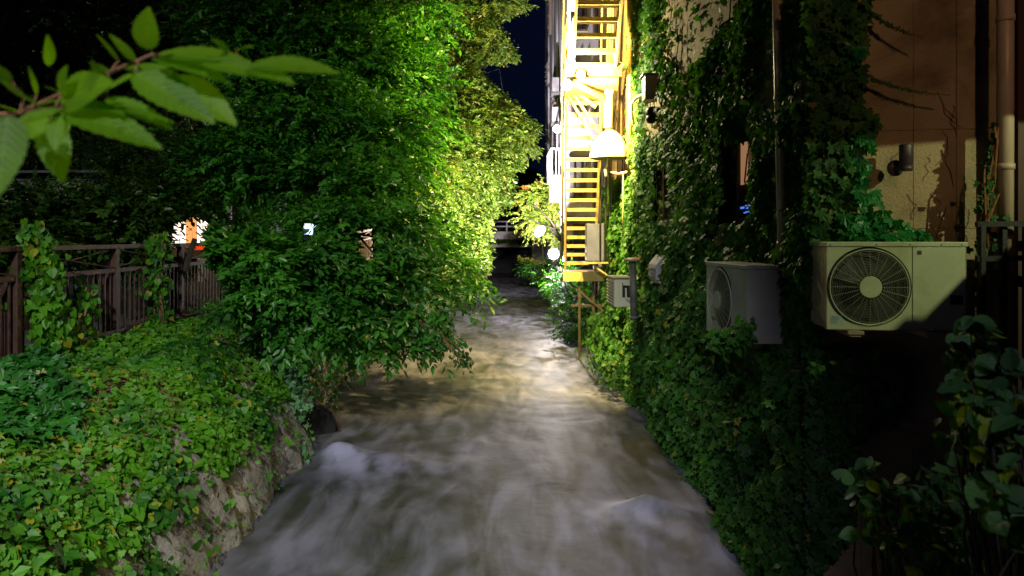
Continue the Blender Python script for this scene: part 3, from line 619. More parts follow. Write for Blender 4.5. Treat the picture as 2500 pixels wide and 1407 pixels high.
# ------------------------------------------------------------ grey building behind the stair
gb = thing('apartment_building', 'grey rendered apartment building rising behind the fire escape', 'building', (4, 30, -.2))
MB().box((6.35, 31.5, 8), (8.1, 13, 17)).build('wall', M_wallgrey, gb)
gwin = surf('grey_window', (.05, .05, .06), (.12, .11, .12), 3, .2, 0)
for k, (xx, zz, ww, hh) in enumerate([(2.75, 6.6, .5, 1.6), (3.4, 6.6, .4, 1.7), (2.75, 9.6, .5, 1.6), (2.7, 3.4, .6, 1.5), (3.45, 3.2, .35, 1.9), (3.5, 9.4, .4, 1.7), (2.8, .9, .5, 1.6)]):
    f = MB().box((xx, 24.97, zz), (ww+.1, .05, hh+.1)).build('window', M_palefence, gb); MB().box((xx, 24.93, zz), (ww, .03, hh)).build('pane', gwin, f)
    for q in (-1, 1): MB().box((xx+q*ww*.22, 24.9, zz), (.04, .03, hh)).build('bar', M_black, f)
for yy in (26.4, 28.6, 31, 34): MB().tube([(2.24, yy, -.5), (2.24, yy, 16)], .05, 8).build('downpipe', M_wallgrey, gb, True)
for k, (yy, zz, hh, ww) in enumerate([(30, 7.6, .9, .8), (30.2, 6.4, .65, .8), (35, 9.6, 1.0, .5), (33, 12.2, 2.2, .2), (27.5, 11.8, 1.3, .5), (34.5, 5.5, 1.2, .6)]):
    f = MB().box((2.24, yy, zz), (.12, ww+.1, hh+.1)).build('window', M_palefence, gb); MB().box((2.17, yy, zz), (.03, ww, hh)).build('pane', gwin, f)
    for q in range(4): MB().box((2.13, yy, zz-hh/2+hh*(q+.5)/4), (.02, ww, .03)).build('bar', M_wallgrey, f)
for zz in (7.1, 5.9):
    q = thing('air_conditioner', 'pale outdoor unit on the grey facade, %s of two' % ('upper' if zz > 6.5 else 'lower'), 'air conditioner', (1.95, 27.6, zz))
    MB().box((2.1, 28, zz+.3), (.28, .8, .6)).build('casing', M_wallgrey, q, bevel=.01)
    for k in range(5): MB().box((1.95, 28, zz+.08+k*.1), (.02, .74, .02)).build('slat', M_grey, q)
    MB().box((2.1, 28, zz-.03), (.32, .84, .03)).build('shelf', M_grey, q)
for k in range(3): MB().bar((1.9, 24.7-.0, 12.6+k*3.0), (2.5, 24.6, 14.2+k*3.0), .06, .22, (0, 1, 0)).build('eave_board', M_palefence, gb)
bl = thing('balcony', 'small balcony with white bars on the grey facade', 'balcony', (2.1, 26, 3.4))
MB().box((2.02, 27.2, 3.45), (.5, 2.4, .12)).build('slab', M_wallgrey, bl)
for k in range(13): MB().box((1.80, 26.05+k*.19, 4.05), (.022, .022, 1.08)).build('bar', M_wallgrey, bl)
for k in range(3): MB().box((1.85+.13*k, 26.02, 4.05), (.022, .022, 1.08)).build('bar', M_wallgrey, bl)
for z in (4.6, 3.56): MB().box((1.80, 27.2, z), (.045, 2.36, .045)).build('rail', M_wallgrey, bl); MB().box((2.02, 26.0, z+.001), (.44, .045, .045)).build('rail', M_wallgrey, bl)
MB().box((2.05, 27.1, 3.0), (.38, 1.6, .75)).build('planter_box', M_wallgrey, bl)

M_conc2 = surf('pale_concrete', (.42, .40, .42), (.62, .60, .64), 1.2, .85, .3, 20, stain=(.2, .19, .2))
# ------------------------------------------------------------ far bridge, dark buildings, wires
br = thing('far_bridge', 'grey concrete bridge with rails closing the far end of the river', 'bridge', (.2, 46, -1.5))
MB().box((.3, 47.5, 1.30), (14, 4, .62)).build('deck', M_conc2, br); MB().box((.3, 45.46, .78), (14, .3, .42)).build('beam', M_conc2, br)
for z in (1.95, 2.28): MB().box((.3, 45.6, z), (14, .07, .09)).build('rail', M_conc2, br)
for k in range(9): MB().box((-4+k*1.05, 45.6, 1.93), (.09, .09, .70)).build('post', M_conc2, br)
MB().box((-2.9, 47.6, -.6), (3.6, 3.6, 2.4)).build('abutment', M_creamside, br); MB().box((3.7, 47.6, -.6), (3.6, 3.6, 2.4)).build('abutment', M_conc2, br)
MB().box((0, 52, 0), (6, .4, 4)).build('back_wall', M_dark, br)
for x, y, ww, h, lb in ((-3, 80, 12, 10, 'low dark block beyond the bridge, left'), (5, 75, 6, 7.5, 'dark house with one orange window beyond the bridge'), (-40, 60, 66, 34, 'added dark backdrop block behind the left trees')):  # widest block is added to black out the sky behind the left trees
    q = thing('night_house', lb, 'building', (x, y, 0)); MB().box((x, y, h/2), (ww, 8, h)).build('wall', M_dark, q)
    if x == 5:
        c = P(1284, 458, 70.6); f = MB().box((c[0], 70.7, c[2]), (.95, .5, .55)).build('window', M_wood, q)
        for k in (-1, 0, 1): MB().box((c[0]+k*.27, 70.42, c[2]), (.22, .05, .4)).build('pane', emit('orange_window', (1, .28, .05), 1.6), f)
        MB().box((P(1290, 425, 70)[0], 70.6, P(1290, 425, 70)[2]), (2, .5, 1.2)).build('dormer', M_dark, q)
for a, b, lb in ((P(1180, 305, 40), P(1345, 330, 34), 'thin overhead wire, upper one'), (P(1180, 345, 40), P(1345, 325, 34), 'thin overhead wire, lower one')):
    o = MB().tube([a, (a+b)/2-UP*.3, b], .012, 5).build('overhead_wire', M_wallgrey); tag(o, lb, 'wire')

# ------------------------------------------------------------ left fence, shop, roof
fe = thing('metal_fence', 'dark brown metal fence with upright bars along the left bank top', 'fence', (-4.52, 4.7, 0))
FX = -4.50; S = 1.6
posts = [3.1+S*k for k in range(8)]
for y in posts: MB().box((FX, y, .58), (.07, .07, 1.12)).build('post', M_rust, fe, bevel=.004); MB().box((FX-.09, y, .5), (.10, .03, .9)).build('post_web', M_rust, fe)
bar0 = None; br0 = None
for y0, y1 in zip(posts, posts[1:]):
    a, b = y0+.036, y1-.036
    MB().box((FX, (a+b)/2, 1.115), (.085, b-a+.072, .05)).build('rail', M_rust, fe, bevel=.004)
    MB().box((FX, (a+b)/2, .84), (.05, b-a, .05)).build('rail', M_rust, fe, bevel=.003); MB().box((FX, (a+b)/2, .13), (.05, b-a, .05)).build('rail', M_rust, fe, bevel=.003)
    MB().tube([(FX-.01, a, .87), (FX-.01, (a+b)/2, .98), (FX-.01, b, 1.085)], .008, 5).build('brace', M_rust, fe)
    MB().tube([(FX+.012, a, 1.085), (FX+.012, (a+b)/2, .975), (FX+.012, b, .87)], .008, 5).build('brace', M_rust, fe)
    for k in range(14):
        y = a+(b-a)*(k+.5)/14
        if bar0 is None: bar0 = MB().box((0, 0, 0), (.015, .018, .66)).build('baluster', M_rust, fe); bar0.location = (FX, y, .485)
        else: clone(bar0, fe, (FX, y, .485))
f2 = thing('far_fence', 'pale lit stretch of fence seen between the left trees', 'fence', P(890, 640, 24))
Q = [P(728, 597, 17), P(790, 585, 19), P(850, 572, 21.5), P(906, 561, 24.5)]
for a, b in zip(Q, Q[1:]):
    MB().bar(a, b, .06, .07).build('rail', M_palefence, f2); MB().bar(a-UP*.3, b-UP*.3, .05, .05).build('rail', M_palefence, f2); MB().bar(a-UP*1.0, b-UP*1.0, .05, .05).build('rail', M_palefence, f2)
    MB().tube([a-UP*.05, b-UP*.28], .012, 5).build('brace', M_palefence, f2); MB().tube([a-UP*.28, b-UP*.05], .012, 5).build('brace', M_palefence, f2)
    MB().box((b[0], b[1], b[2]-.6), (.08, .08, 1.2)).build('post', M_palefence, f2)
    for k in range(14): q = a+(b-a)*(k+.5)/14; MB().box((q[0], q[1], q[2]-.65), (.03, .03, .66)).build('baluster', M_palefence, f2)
sp = thing('shop_building', 'low shop with a glowing white and orange front behind the fence', 'building', (-10.5, 23, 0))
MB().box((-10.5, 24.2, 1.6), (5, 2, 3.2)).build('wall', M_dark, sp)
c0, c1_ = P(405, 528, 23), P(510, 600, 23)
fr = MB().box(((c0[0]+c1_[0])/2, 23.1, .9), (2.1, .1, 2.2)).build('shop_front', M_pipe2, sp)
gl = emit('shop_light', (1, .80, .66), 2.2); go = emit('shop_orange_light', (1, .42, .12), 1.1)
for px0, px1, mm in ((408, 452, gl), (454, 468, go), (470, 478, go), (481, 505, gl)):
    a, b = P(px0, 530, 23), P(px1, 600, 23); MB().box(((a[0]+b[0])/2, 23.02, (a[2]+b[2])/2), (b[0]-a[0], .04, a[2]-b[2])).build('pane', mm, fr)
q = P(487, 604, 22); tag(MB().box(q, (.42, .25, .16)).box(q+np.array([0, 0, .1]), (.3, .2, .05)).build('red_box', emit('red_glow', (1, .06, .01), .9)), 'small glowing red box in front of the shop', 'sign')  # plain red item with the glow put into its material
q = P(472, 634, 14); tag(MB().box(q, (.55, .9, .09)).box(q+np.array([.0, 0, -.25]), (.4, .5, .4)).build('stone_ledge', M_conc, bevel=.01), 'pale stone bench behind the brown fence below the shop', 'ledge')  # added as a plain pale stone slab
t = thing('street_sign', 'bright blue white sign box with a purple base far behind the trees', 'sign', P(757, 580, 30))
a = P(757, 560, 30); MB().box(a, (.5, .2, .5)).build('sign_face', emit('blue_white_light', (.5, .65, 1), 2.2), t); MB().box(a-np.array([0, 0, .44]), (.6, .25, .3)).build('base', emit('purple_light', (.10, .05, .35), .35), t); MB().box(a-np.array([0, 0, 1.2]), (.1, .1, 1.3)).build('post', M_black, t)
for (px, py, d, r, c, s, lb) in ((205, 585, 18, .05, (.5, .9, 1), 8, 'tiny blue white lamp over the fence, upper of two'), (203, 597, 18, .045, (.5, .9, 1), 6, 'tiny blue white lamp over the fence, lower of two'), (796, 557, 30, .07, (.6, .8, 1), 8, 'tiny white lamp right of the blue white sign'), (716, 575, 30, .10, (1, .05, .01), 2.5, 'small red lamp left of the blue white sign'), (22, 639, 9.5, .014, (1, .4, .1), 4, 'tiny orange lamp behind the left end of the fence')):
    q = P(px, py, d); o = thing('small_lamp', lb, 'lamp', q); MB().lathe(q, [(0, -r), (r*.8, -r*.5), (r, 0), (r*.8, r*.5), (0, r)], 12).build('bulb', emit('small_glow', c, s), o, True); MB().box(q-UP*(r+.03), (r, r, .06)).build('socket', M_black, o)
for px, w_, lb, mt in ((533, .035, 'thin pole with a bluish rim behind the bush, left of three', M_wallgrey), (546, .05, 'brown pole behind the bush, middle of three', M_wood), (558, .08, 'dark pole with a pale strip, right of three', M_wallgrey)):
    o = MB().tube([P(px, 460, 17), P(px, 640, 17)], w_, 10).build('pole', mt, None, True); tag(o, lb, 'pole')
# pavilion roof
t = thing('gate_roof', 'dark plank roof of a small pavilion behind the left bushes', 'roof', P(110, 560, 12.5))
n = 7
for k in range(n):
    q0, q1 = k/n, (k+1)/n-.02; ya, yb2 = 445+65*q0, 445+65*q1; xa, xb = 255-85*q0, 255-85*q1; da, db = 13.6-1.6*q0, 13.6-1.6*q1
    v = [P(-90, ya, da), P(xa, ya, da), P(xb, yb2, db), P(-90, yb2, db)]; v2 = [p_-np.array([0, 0, .035]) for p_ in v]; v = [p_+np.array([0, 0, .012*(k % 2)]) for p_ in v]
    MB().add(v+v2, [(0, 1, 2, 3), (7, 6, 5, 4), (0, 4, 5, 1), (1, 5, 6, 2), (2, 6, 7, 3), (3, 7, 4, 0)]).build('roof_board', M_roofw, t)
MB().bar(P(-90, 440, 13.7), P(250, 441, 13.7), .08, .05).build('ridge', M_grey, t); MB().bar(P(-90, 421, 13.9), P(268, 418, 13.9), .08, .05).build('ridge', M_grey, t); MB().bar(P(262, 416, 13.9), P(262, 445, 13.9), .07, .07).build('post', M_creamside, t)
for px in (60, 235): MB().bar(P(px, 450, 13.7), P(px, 700, 13.7), .12, .12).build('post', M_wood, t)

# culvert under the left bank
t = thing('culvert', 'dark culvert mouth with a rusty brown rim in the left bank', 'culvert', P(745, 1080, 9.0))
c = P(752, 1060, 9.2)
MB().tube([c+np.array([.36*math.cos(a)-.02*math.sin(a), .3*math.cos(a), .50*math.sin(a)-.1]) for a in np.linspace(-.25, math.pi+.2, 16)], .022, 8).build('rim', surf('rusty', (.05, .025, .012), (.10, .05, .03), 8, .8, .5, 40), t, True)
m = MB(); m.add([c+np.array([.35*math.cos(a), .3*math.cos(a)+.05, .50*math.sin(a)-.1]) for a in np.linspace(-.25, math.pi+.2, 16)], [tuple(range(16))]); m.build('mouth', M_black, t)  # flat black sheet, darkness of the hole put into its colour

t = thing('shade_blocker', 'added unseen gate beside the timber building, right of the view', 'blocker', (3.6, 3.3, -.1))
for k in range(7): MB().box((3.62, 1.95+.215*k, 1.00-.027*k), (.04, .205, 2.20-.054*k)).build('board', M_wood, t)  # unseen boards added, heights shaped to throw shade on the air conditioner
t = thing('light_cutoff', 'added unseen awning over the gate, right of the view', 'light_cutoff', (4.0, 3.2, 2.5))
MB().box((3.75, 3.0, 2.72), (1.3, .04, .62)).build('cutoff_board', M_wood, t)  # unseen board added to cut the wall light off along a level edge
t = thing('assumed_lantern', 'small assumed lantern, unseen right of the view, shining along the wall', 'lamp', LAMP_D)  # unseen lantern added as the assumed source of the wall's light
MB().box((LAMP_D[0]+.16, LAMP_D[1]-.1, LAMP_D[2]), (.1, .12, .2)).build('housing', M_black, t)
# assumed street lamps, added unseen behind the camera to light bank, river and wall
for loc, lb in ((LAMP_A, 'assumed unseen tall street lamp on the bridge lighting the left bank'), (LAMP_C, 'assumed unseen tall street lamp on the bridge lighting the river'), (LAMP_B, 'assumed unseen amber street lamp on the bridge shining at the right wall')):
    t = thing('assumed_street_lamp', lb, 'lamp', (loc[0], loc[1]-.6, -.1), 'assumed unseen street lamps on the near bridge')
    MB().tube([(loc[0], loc[1]-.6, -.1), (loc[0], loc[1]-.6, loc[2]+.2), (loc[0], loc[1]-.1, loc[2]+.32)], .05, 10).build('pole', M_grey, t, True)
    MB().box((loc[0], loc[1]-.05, loc[2]+.22), (.3, .5, .1)).build('head', M_grey, t, bevel=.02)
MB().box((0, -2.2, -.35), (14, 4.0, .5)).build('near_bridge', M_conc, None, False, 'structure')

# ------------------------------------------------------------ greenery: left bank ground ivy
def bank_leaves(n, ylo, yhi, tlo, thi, keepfn, size, lift=.07):
    y = R.uniform(ylo, yhi, n); tt = R.uniform(tlo, thi, n); p = bank_pt(y, tt)
    e = .02; du = bank_pt(y+e, tt)-p; dv = bank_pt(y, tt+e)-p; nn = nrm(np.cross(du, dv)); nn *= np.sign(nn[:, 2:3]+1e-6)
    px, py = pxy(p); k = keepfn(px, py, y, tt); p, nn, y, tt, dv = p[k], nn[k], y[k], tt[k], dv[k]
    hgt = (.35+.65*fbm(y*1.7, tt*5, 1, 31))*lift*2
    p = p+nn*(R.uniform(0, 1, len(p))**.6*hgt)[:, None]
    down = nrm(-dv); v = down*.8+R.normal(size=p.shape)*.55-UP*.2; n_ = nn*.7+UP*.35+np.array([.25, -.35, 0])+R.normal(size=p.shape)*.38
    return p, v, n_, size*R.uniform(.55, 1.25, len(p))
rockpoly = [(430, 1330), (495, 1200), (560, 1135), (640, 1110), (675, 990), (725, 960), (775, 1120), (730, 1180), (560, 1420), (430, 1420)]
def k_ivy(px, py, y, tt):
    y = y+0*tt
    rk = inpoly(px, py, rockpoly); hole = (fbm(px/60., py/60., 1, 40) > .53) & (px > 60)
    dens = np.where(rk, .05, np.where(hole, .10, 1.)); dens = np.where(tt < .12, dens*.5, dens)
    return (R.random(len(px)) < dens) & (px > -120) & (px < 900) & (py < 1600)
def darkzone(px, py): return inpoly(px, py, [(-150, 880), (90, 890), (190, 990), (150, 1090), (40, 1110), (-150, 1040)])
t = thing('ground_ivy', 'bright green round leaved vine spilling over the left river bank', 'ivy', (-3.3, 6, -.6))
p, v, n_, s = bank_leaves(42000, 2.6, 9.6, .03, 1.02, lambda px, py, y, tt: k_ivy(px, py, y, tt) & ~darkzone(px, py), .070)
s *= .55+.9*fbm(p[:, 1]*1.4, p[:, 0]*1.9+20, 1, 61); leaf_parts(p, v, n_, s, T_heart, L_bank, t, 300)
L_dead = leafmat('dead_leaf', (.05, .028, .010), (.16, .10, .03), None, 0, .2, .7)
p, v, n_, s = bank_leaves(9000, 2.6, 9.4, .03, 1.02, lambda px, py, y, tt: inpoly(px, py, rockpoly) ^ (R.random(len(px)) < .85), .040, .10); leaf_mass('small_foliage', p, v, n_, s, T_ivy, L_pale2, t)
p, v, n_, s = bank_leaves(2600, 2.6, 9.4, .03, 1.0, lambda px, py, y, tt: px < 800, .045, .05); leaf_mass('dead_leaf_litter', p, v, n_, s, T_simple, L_dead, t)
m = MB()
for k in range(420):
    y, tt = R.uniform(3, 9), R.uniform(.42, .95); pts = []
    for j in range(5):
        q = bank_pt(np.array([y+j*R.uniform(-.09, .09)]), np.array([max(.02, tt-.035*j)]))[0]; pts.append(q+np.array([.05, -.04, .05])+R.normal(size=3)*.02)
    m.tube(pts, .003, 4, False)
m.build('vine_stem', M_twig, t, kind='stuff')
t = thing('dark_ivy', 'dark bluish lobed ivy patch at the left edge below the fence', 'ivy', (-3.6, 5, -.4))
p, v, n_, s = bank_leaves(16000, 2.6, 8, .2, 1.0, lambda px, py, y, tt: darkzone(px+60*(R.random(len(px))-.5), py), .095, .13)
leaf_parts(p, v, n_, s, T_ivy, L_bankdk, t, 300)
# shrubs along the bank further on (dark), and the pale hanging creeper
t = thing('bank_undergrowth', 'dark shrubby growth on the left bank beyond the culvert', 'shrub', (-3.3, 12, -.8))
p, v, n_, s = bank_leaves(30000, 9.5, 26, .0, 1.0, lambda px, py, y, tt: R.random(len(px)) < .9, .075, .22)
leaf_mass('foliage', p, v, n_, s, T_simple, L_tree, t)
def drape(name, label, pts, wd, n, size, mat, tmpl=T_ivy, parts=120, thick=.1, stem=True, cat='ivy', facing=(.3, -1, .4), ax=0):
    """leaves hanging down along a line of points"""
    pts = np.array(pts); t = thing(name, label, cat, pts[-1]); q = R.uniform(0, len(pts)-1.001, n); i = q.astype(int); f = (q-i)[:, None]
    base = pts[i]*(1-f)+pts[i+1]*f; wdd = np.interp(q, range(len(wd)), wd)
    o1, o2 = R.normal(size=n)*wdd*.5, R.normal(size=n)*thick; pos = base+np.stack([o2 if ax else o1, o1 if ax else o2, R.normal(size=n)*.05], -1)
    dirn = nrm(pts[i+1]-pts[i]); v = dirn*.6-UP*.5+R.normal(size=(n, 3))*.4; nn = np.array(facing)+R.normal(size=(n, 3))*.4
    leaf_parts(pos, v, nn, size*R.uniform(.6, 1.2, n), tmpl, mat, t, parts)
    if stem:
        m = MB()
        for k in range(4): m.tube([p_+R.normal(size=3)*.04 for p_ in pts], .006, 5)
        m.build('vine_stem', M_twig, t, kind='stuff')
    return t
drape('hanging_creeper', 'pale bluish green creeper hanging down to the rock above the water', [P(640, 810, 9.2), P(670, 880, 9.0), P(690, 940, 8.8), P(690, 1000, 8.6)], [.3, .30, .36, .3], 1500, .085, L_pale, parts=300)
drape('rock_fern', 'small bright plant clinging to the rock edge at the waterline', [P(722, 1060, 8.4), P(738, 1120, 8.3)], [.12, .16], 140, .06, L_pale, parts=60, stem=False)
drape('rock_fern', 'small green tuft growing low on the rock face near the water', [P(548, 1270, 6.1), P(552, 1325, 6.0)], [.08, .1], 130, .05, L_bank, T_heart, 60, stem=False)
drape('fence_vine', 'dense vine column covering the left end of the brown fence', [(-4.42, 6.4, 1.30), (-4.40, 6.5, .8), (-4.38, 6.6, .35), (-4.3, 6.7, -.1)], [.10, .20, .20, .4], 650, .08, L_bank, T_heart, 300, .07, ax=1, facing=(1, -.7, .4))
drape('fence_vine', 'narrow leafy vine hanging on the brown fence near the middle post', [(-4.42, 8.75, 1.25), (-4.42, 8.7, .8), (-4.42, 8.75, .35), (-4.40, 8.8, 0)], [.35, .3, .2, .3], 300, .08, L_bank, T_heart, 200, .05, ax=1, facing=(1, -.7, .4))
drape('fence_vine', 'thin vine strand winding up the fence right of its left end', [(-4.42, 7.2, .7), (-4.42, 7.15, .35), (-4.40, 7.1, -.05)], [.15, .2, .5], 160, .075, L_bank, T_heart, 120, .05, ax=1, facing=(1, -.7, .4))
# mound of ivy that bulges over the fence foot
t = thing('ivy_mound', 'billowing light green ivy heap below the right end of the fence', 'ivy', P(430, 900, 8))
c = P(430, 900, 7.6); u = rdir(9000); u[:, 2] = abs(u[:, 2])*.9-.25; r_ = R.uniform(.82, 1.0, 9000)[:, None]*(1+.22*(fbm(u[:, 0]*3+5, u[:, 1]*3+u[:, 2]*2+5, 1, 8)-.5))[:, None]
p = c+u*r_*np.array([.62, 1.3, .44]); n_ = u+UP*.4+R.normal(size=p.shape)*.35; v = -UP*.9+u*.3+R.normal(size=p.shape)*.4
leaf_parts(p, v, n_, .085*R.uniform(.6, 1.2, len(p)), T_ivy, L_bank, t, 300)
# sedge tuft
t = thing('sedge_tuft', 'yellowish grass tuft at the left water edge', 'grass', P(912, 850, 15)); m = MB()
for k in range(420):
    b0 = P(905+R.normal()*14, 862+R.normal()*4, 14.8); a = R.uniform(0, 6.28); l = R.uniform(.35, .8); dx = np.array([math.cos(a), math.sin(a), 0])*l*.45
    q = [b0, b0+dx*.4+UP*l*.8, b0+dx*1.1+UP*l*.85, b0+dx*1.6+UP*l*.5]; w_ = np.array([.008, .004, 0])
    m.add([q[0]-w_, q[0]+w_, q[1]+w_, q[1]-w_, q[2]+w_*.7, q[2]-w_*.7, q[3]], [(0, 1, 2, 3), (3, 2, 4, 5), (5, 4, 6)])
m.build('blade', L_grass, t, kind='stuff')

# ------------------------------------------------------------ greenery: hedge and bushes behind the fence
tree('bush', 'leafy bush spreading behind the brown fence at the far left', 'bush', P(60, 800, 9), [(20, 560, 8.6, 110, 80, .8, 260), (110, 540, 9.6, 100, 60, .7, 260)], L_hedge, .105, M_bark, K=12, L=.35, clump=.2, trunk_r=.05, parts=150)
tree('bush', 'long leaved bush behind the fence left of the glowing shop', 'bush', P(320, 760, 10), [(230, 555, 10, 90, 60, .7, 280), (330, 540, 10.5, 90, 70, .8, 320), (385, 510, 10.2, 60, 70, .6, 200), (355, 590, 10.2, 70, 40, .5, 160)], L_hedge, .12, M_bark, K=12, L=.38, clump=.2, trunk_r=.05, parts=200,
     keep=lambda px, py, q: (R.random(len(px)) < .04) | ~inpoly(px, py, [(418, 535), (508, 535), (512, 640), (405, 640)]))
tree('clipped_tree', 'dark rounded small leaved tree standing behind the shop bush', 'tree', P(390, 640, 14), [(390, 400, 14, 110, 90, 1.0, 700), (440, 480, 13.5, 60, 70, .8, 320), (300, 440, 14.2, 60, 60, .7, 240)], L_hedge, .07, M_bark, K=18, L=.3, clump=.22, trunk_r=.12,
     keep=lambda px, py, q: (R.random(len(px)) < .04) | ~inpoly(px, py, [(418, 535), (508, 535), (512, 640), (405, 640)]))
# ------------------------------------------------------------ trees
tree('broadleaf_tree', 'dim broadleaf tree filling the upper left background', 'tree', P(330, 640, 20), [(120, 60, 18, 230, 180, 2, 1300), (380, 90, 18, 200, 180, 2, 1300), (560, 170, 18, 160, 150, 2, 900), (620, 60, 18, 160, 110, 2, 600), (150, 300, 19, 200, 80, 1.5, 600)], L_hedge, .12, M_bark, K=14, L=.5, clump=.5, trunk_r=.25)
T1 = [(600, 120, 12, 120, 150, 1.0, 620), (760, 60, 12, 170, 110, 1.2, 760), (880, 190, 12, 150, 130, 1.0, 760), (720, 280, 11.5, 170, 120, 1.0, 900), (900, 370, 11, 110, 110, .8, 640), (620, 400, 11, 110, 100, .9, 520), (780, 460, 10.5, 120, 80, .7, 420), (960, 40, 12.5, 120, 110, 1, 480), (1000, 240, 12.5, 90, 120, .8, 380)]
tree('river_tree', 'large dark green tree leaning from the left bank over the river', 'tree', (-4.9, 12.2, 0), T1, L_tree, .115, M_bark, per=26, flat=.28, K=13, L=.42, clump=.22, trunk_r=.14,
     keep=lambda px, py, q: (R.random(len(px)) < .04) | ~inpoly(px, py, [(418, 535), (512, 535), (512, 640), (405, 640)]) & ~inpoly(px, py, [(738, 535), (775, 535), (775, 580), (738, 580)]) & ~inpoly(px, py, [(860, 555), (915, 545), (920, 640), (880, 650)]))
T1b = [(580, 625, 8.2, 70, 35, .45, 190), (690, 620, 8.4, 90, 40, .5, 230), (800, 620, 8.8, 80, 35, .5, 190), (640, 700, 8.1, 85, 28, .4, 170), (745, 710, 8.3, 85, 28, .4, 180), (850, 700, 8.6, 70, 30, .4, 150), (700, 775, 8.1, 70, 20, .3, 110), (820, 785, 8.4, 60, 18, .3, 90),
       (910, 470, 9.6, 70, 50, .6, 210), (975, 540, 9.6, 50, 40, .45, 130), (930, 600, 9.4, 60, 30, .4, 130), (990, 640, 9.4, 45, 26, .35, 90), (940, 730, 8.9, 75, 24, .35, 110), (975, 790, 8.8, 50, 20, .3, 70), (900, 830, 8.7, 40, 16, .25, 40), (1040, 745, 8.8, 40, 14, .2, 40),
       (1065, 560, 11.5, 55, 45, .6, 130), (1080, 650, 11.5, 55, 45, .5, 120), (1130, 700, 11.5, 30, 25, .3, 50), (860, 540, 9.2, 60, 35, .4, 110)]
lowt = tree('low_branches', 'low spreading tree with drooping shoots over the left water edge', 'tree', (-4.75, 9.6, 0), T1b, L_tree, .108, M_bark, per=24, flat=.28, K=12, L=.36, clump=.17, trunk_r=.045, parts=300, limbs=False, droop=.35,
     keep=lambda px, py, q: ~inpoly(px, py, [(400, 530), (500, 530), (510, 640), (545, 665), (560, 745), (480, 800), (400, 800)]) & ~inpoly(px, py, [(738, 540), (775, 540), (775, 580), (738, 580)]) & ~inpoly(px, py, [(862, 555), (915, 545), (920, 630), (880, 640)]))
lb = MB()
for pts, rr in (((P(700, 480, 10), P(790, 515, 9.7), P(870, 570, 9.4), P(930, 640, 9.1), P(975, 720, 8.9)), .03), ((P(870, 570, 9.4), P(960, 590, 9.4), P(1020, 600, 9.6)), .015), ((P(600, 660, 8.7), P(680, 640, 8.5), P(760, 660, 8.5), P(830, 720, 8.4)), .02), ((P(760, 660, 8.5), P(860, 670, 8.6), P(930, 690, 8.7)), .012), ((P(930, 640, 9.1), P(990, 740, 8.8), P(1040, 790, 8.7)), .01)):
    lb.tube(pts, [rr*(1-.8*k/(len(pts)-1)) for k in range(len(pts))], 7)
lb.build('limb', M_bark, lowt, True)
drape('drooping_branch', 'slender leafy branch tip hanging lowest over the middle of the river', [P(1010, 770, 8.8), P(1070, 815, 8.6), P(1110, 850, 8.5), P(1145, 895, 8.4)], [.14, .12, .17, .09], 330, .06, L_tree, T_simple, 200, .08, cat='branch')
drape('lit_shoot', 'bright pale green shoot pointing down at the left water edge', [P(775, 785, 10.2), P(820, 825, 10.0), P(855, 860, 9.9), P(880, 895, 9.8)], [.25, .3, .3, .12], 420, .085, L_pale, T_simple, 200, .1, cat='branch')
edge = [(1345, -200), (1345, 0), (1300, 18), (1235, 42), (1215, 60), (1272, 148), (1235, 160), (1190, 150), (1165, 165), (1205, 215), (1240, 240), (1275, 275), (1318, 315), (1300, 340), (1322, 375), (1290, 395), (1262, 420), (1245, 500), (1200, 530), (1195, 600), (1200, 640), (1160, 720), (1090, 760), (900, 800), (700, 600), (700, -300)]
T2 = [(1040, 80, 29, 120, 120, 2, 900), (1190, 20, 28, 110, 45, 1.2, 420), (1210, 120, 28, 60, 30, .6, 220), (1120, 130, 29, 70, 60, 1, 300), (1080, 260, 29, 130, 110, 2, 1300), (1200, 300, 29, 90, 70, 1.2, 800), (1270, 340, 29, 50, 55, .7, 420), (1150, 420, 29, 110, 90, 1.5, 1100), (1040, 440, 27, 110, 110, 1.5, 900), (1120, 540, 28, 80, 70, 1.2, 700), (1080, 640, 27, 80, 70, 1, 550), (1150, 620, 29, 40, 50, .6, 200)]
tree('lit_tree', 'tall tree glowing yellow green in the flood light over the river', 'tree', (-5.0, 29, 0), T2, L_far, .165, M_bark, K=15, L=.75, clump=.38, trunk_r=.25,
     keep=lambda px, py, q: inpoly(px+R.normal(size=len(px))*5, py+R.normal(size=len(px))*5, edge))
tree('lit_maple', 'small glowing yellow green maple behind the flood lamps', 'tree', P(1395, 700, 24), [(1345, 490, 28.0, 55, 45, .6, 330), (1405, 480, 27.5, 60, 60, .6, 380), (1300, 540, 28.0, 40, 20, .4, 110), (1420, 570, 27.9, 50, 60, .6, 330), (1340, 550, 28.3, 30, 25, .5, 110), (1290, 490, 27.8, 20, 10, .2, 30), (1440, 620, 27.9, 40, 30, .5, 120)], L_maple, .12, M_bark, K=12, L=.45, clump=.18, trunk_r=.06)
tree('bank_bush', 'low dark bush along the right water edge under the lamps', 'bush', P(1370, 760, 22), [(1330, 655, 27, 50, 18, .9, 190), (1380, 690, 22, 40, 30, 1.4, 300), (1420, 740, 19, 25, 40, .8, 180), (1300, 655, 34, 30, 10, .9, 120), (1410, 800, 17.5, 18, 35, .5, 110)], L_tree, .09, M_bark, K=14, L=.3, clump=.2, trunk_r=.04)
drape('yellow_twig', 'small yellow green twig sticking out over the far right bank', [P(1320, 640, 25), P(1290, 632, 25), P(1268, 630, 25)], [.25, .2, .1], 90, .13, L_maple, T_simple, 0, .1, cat='branch', facing=(0, -.4, 1))
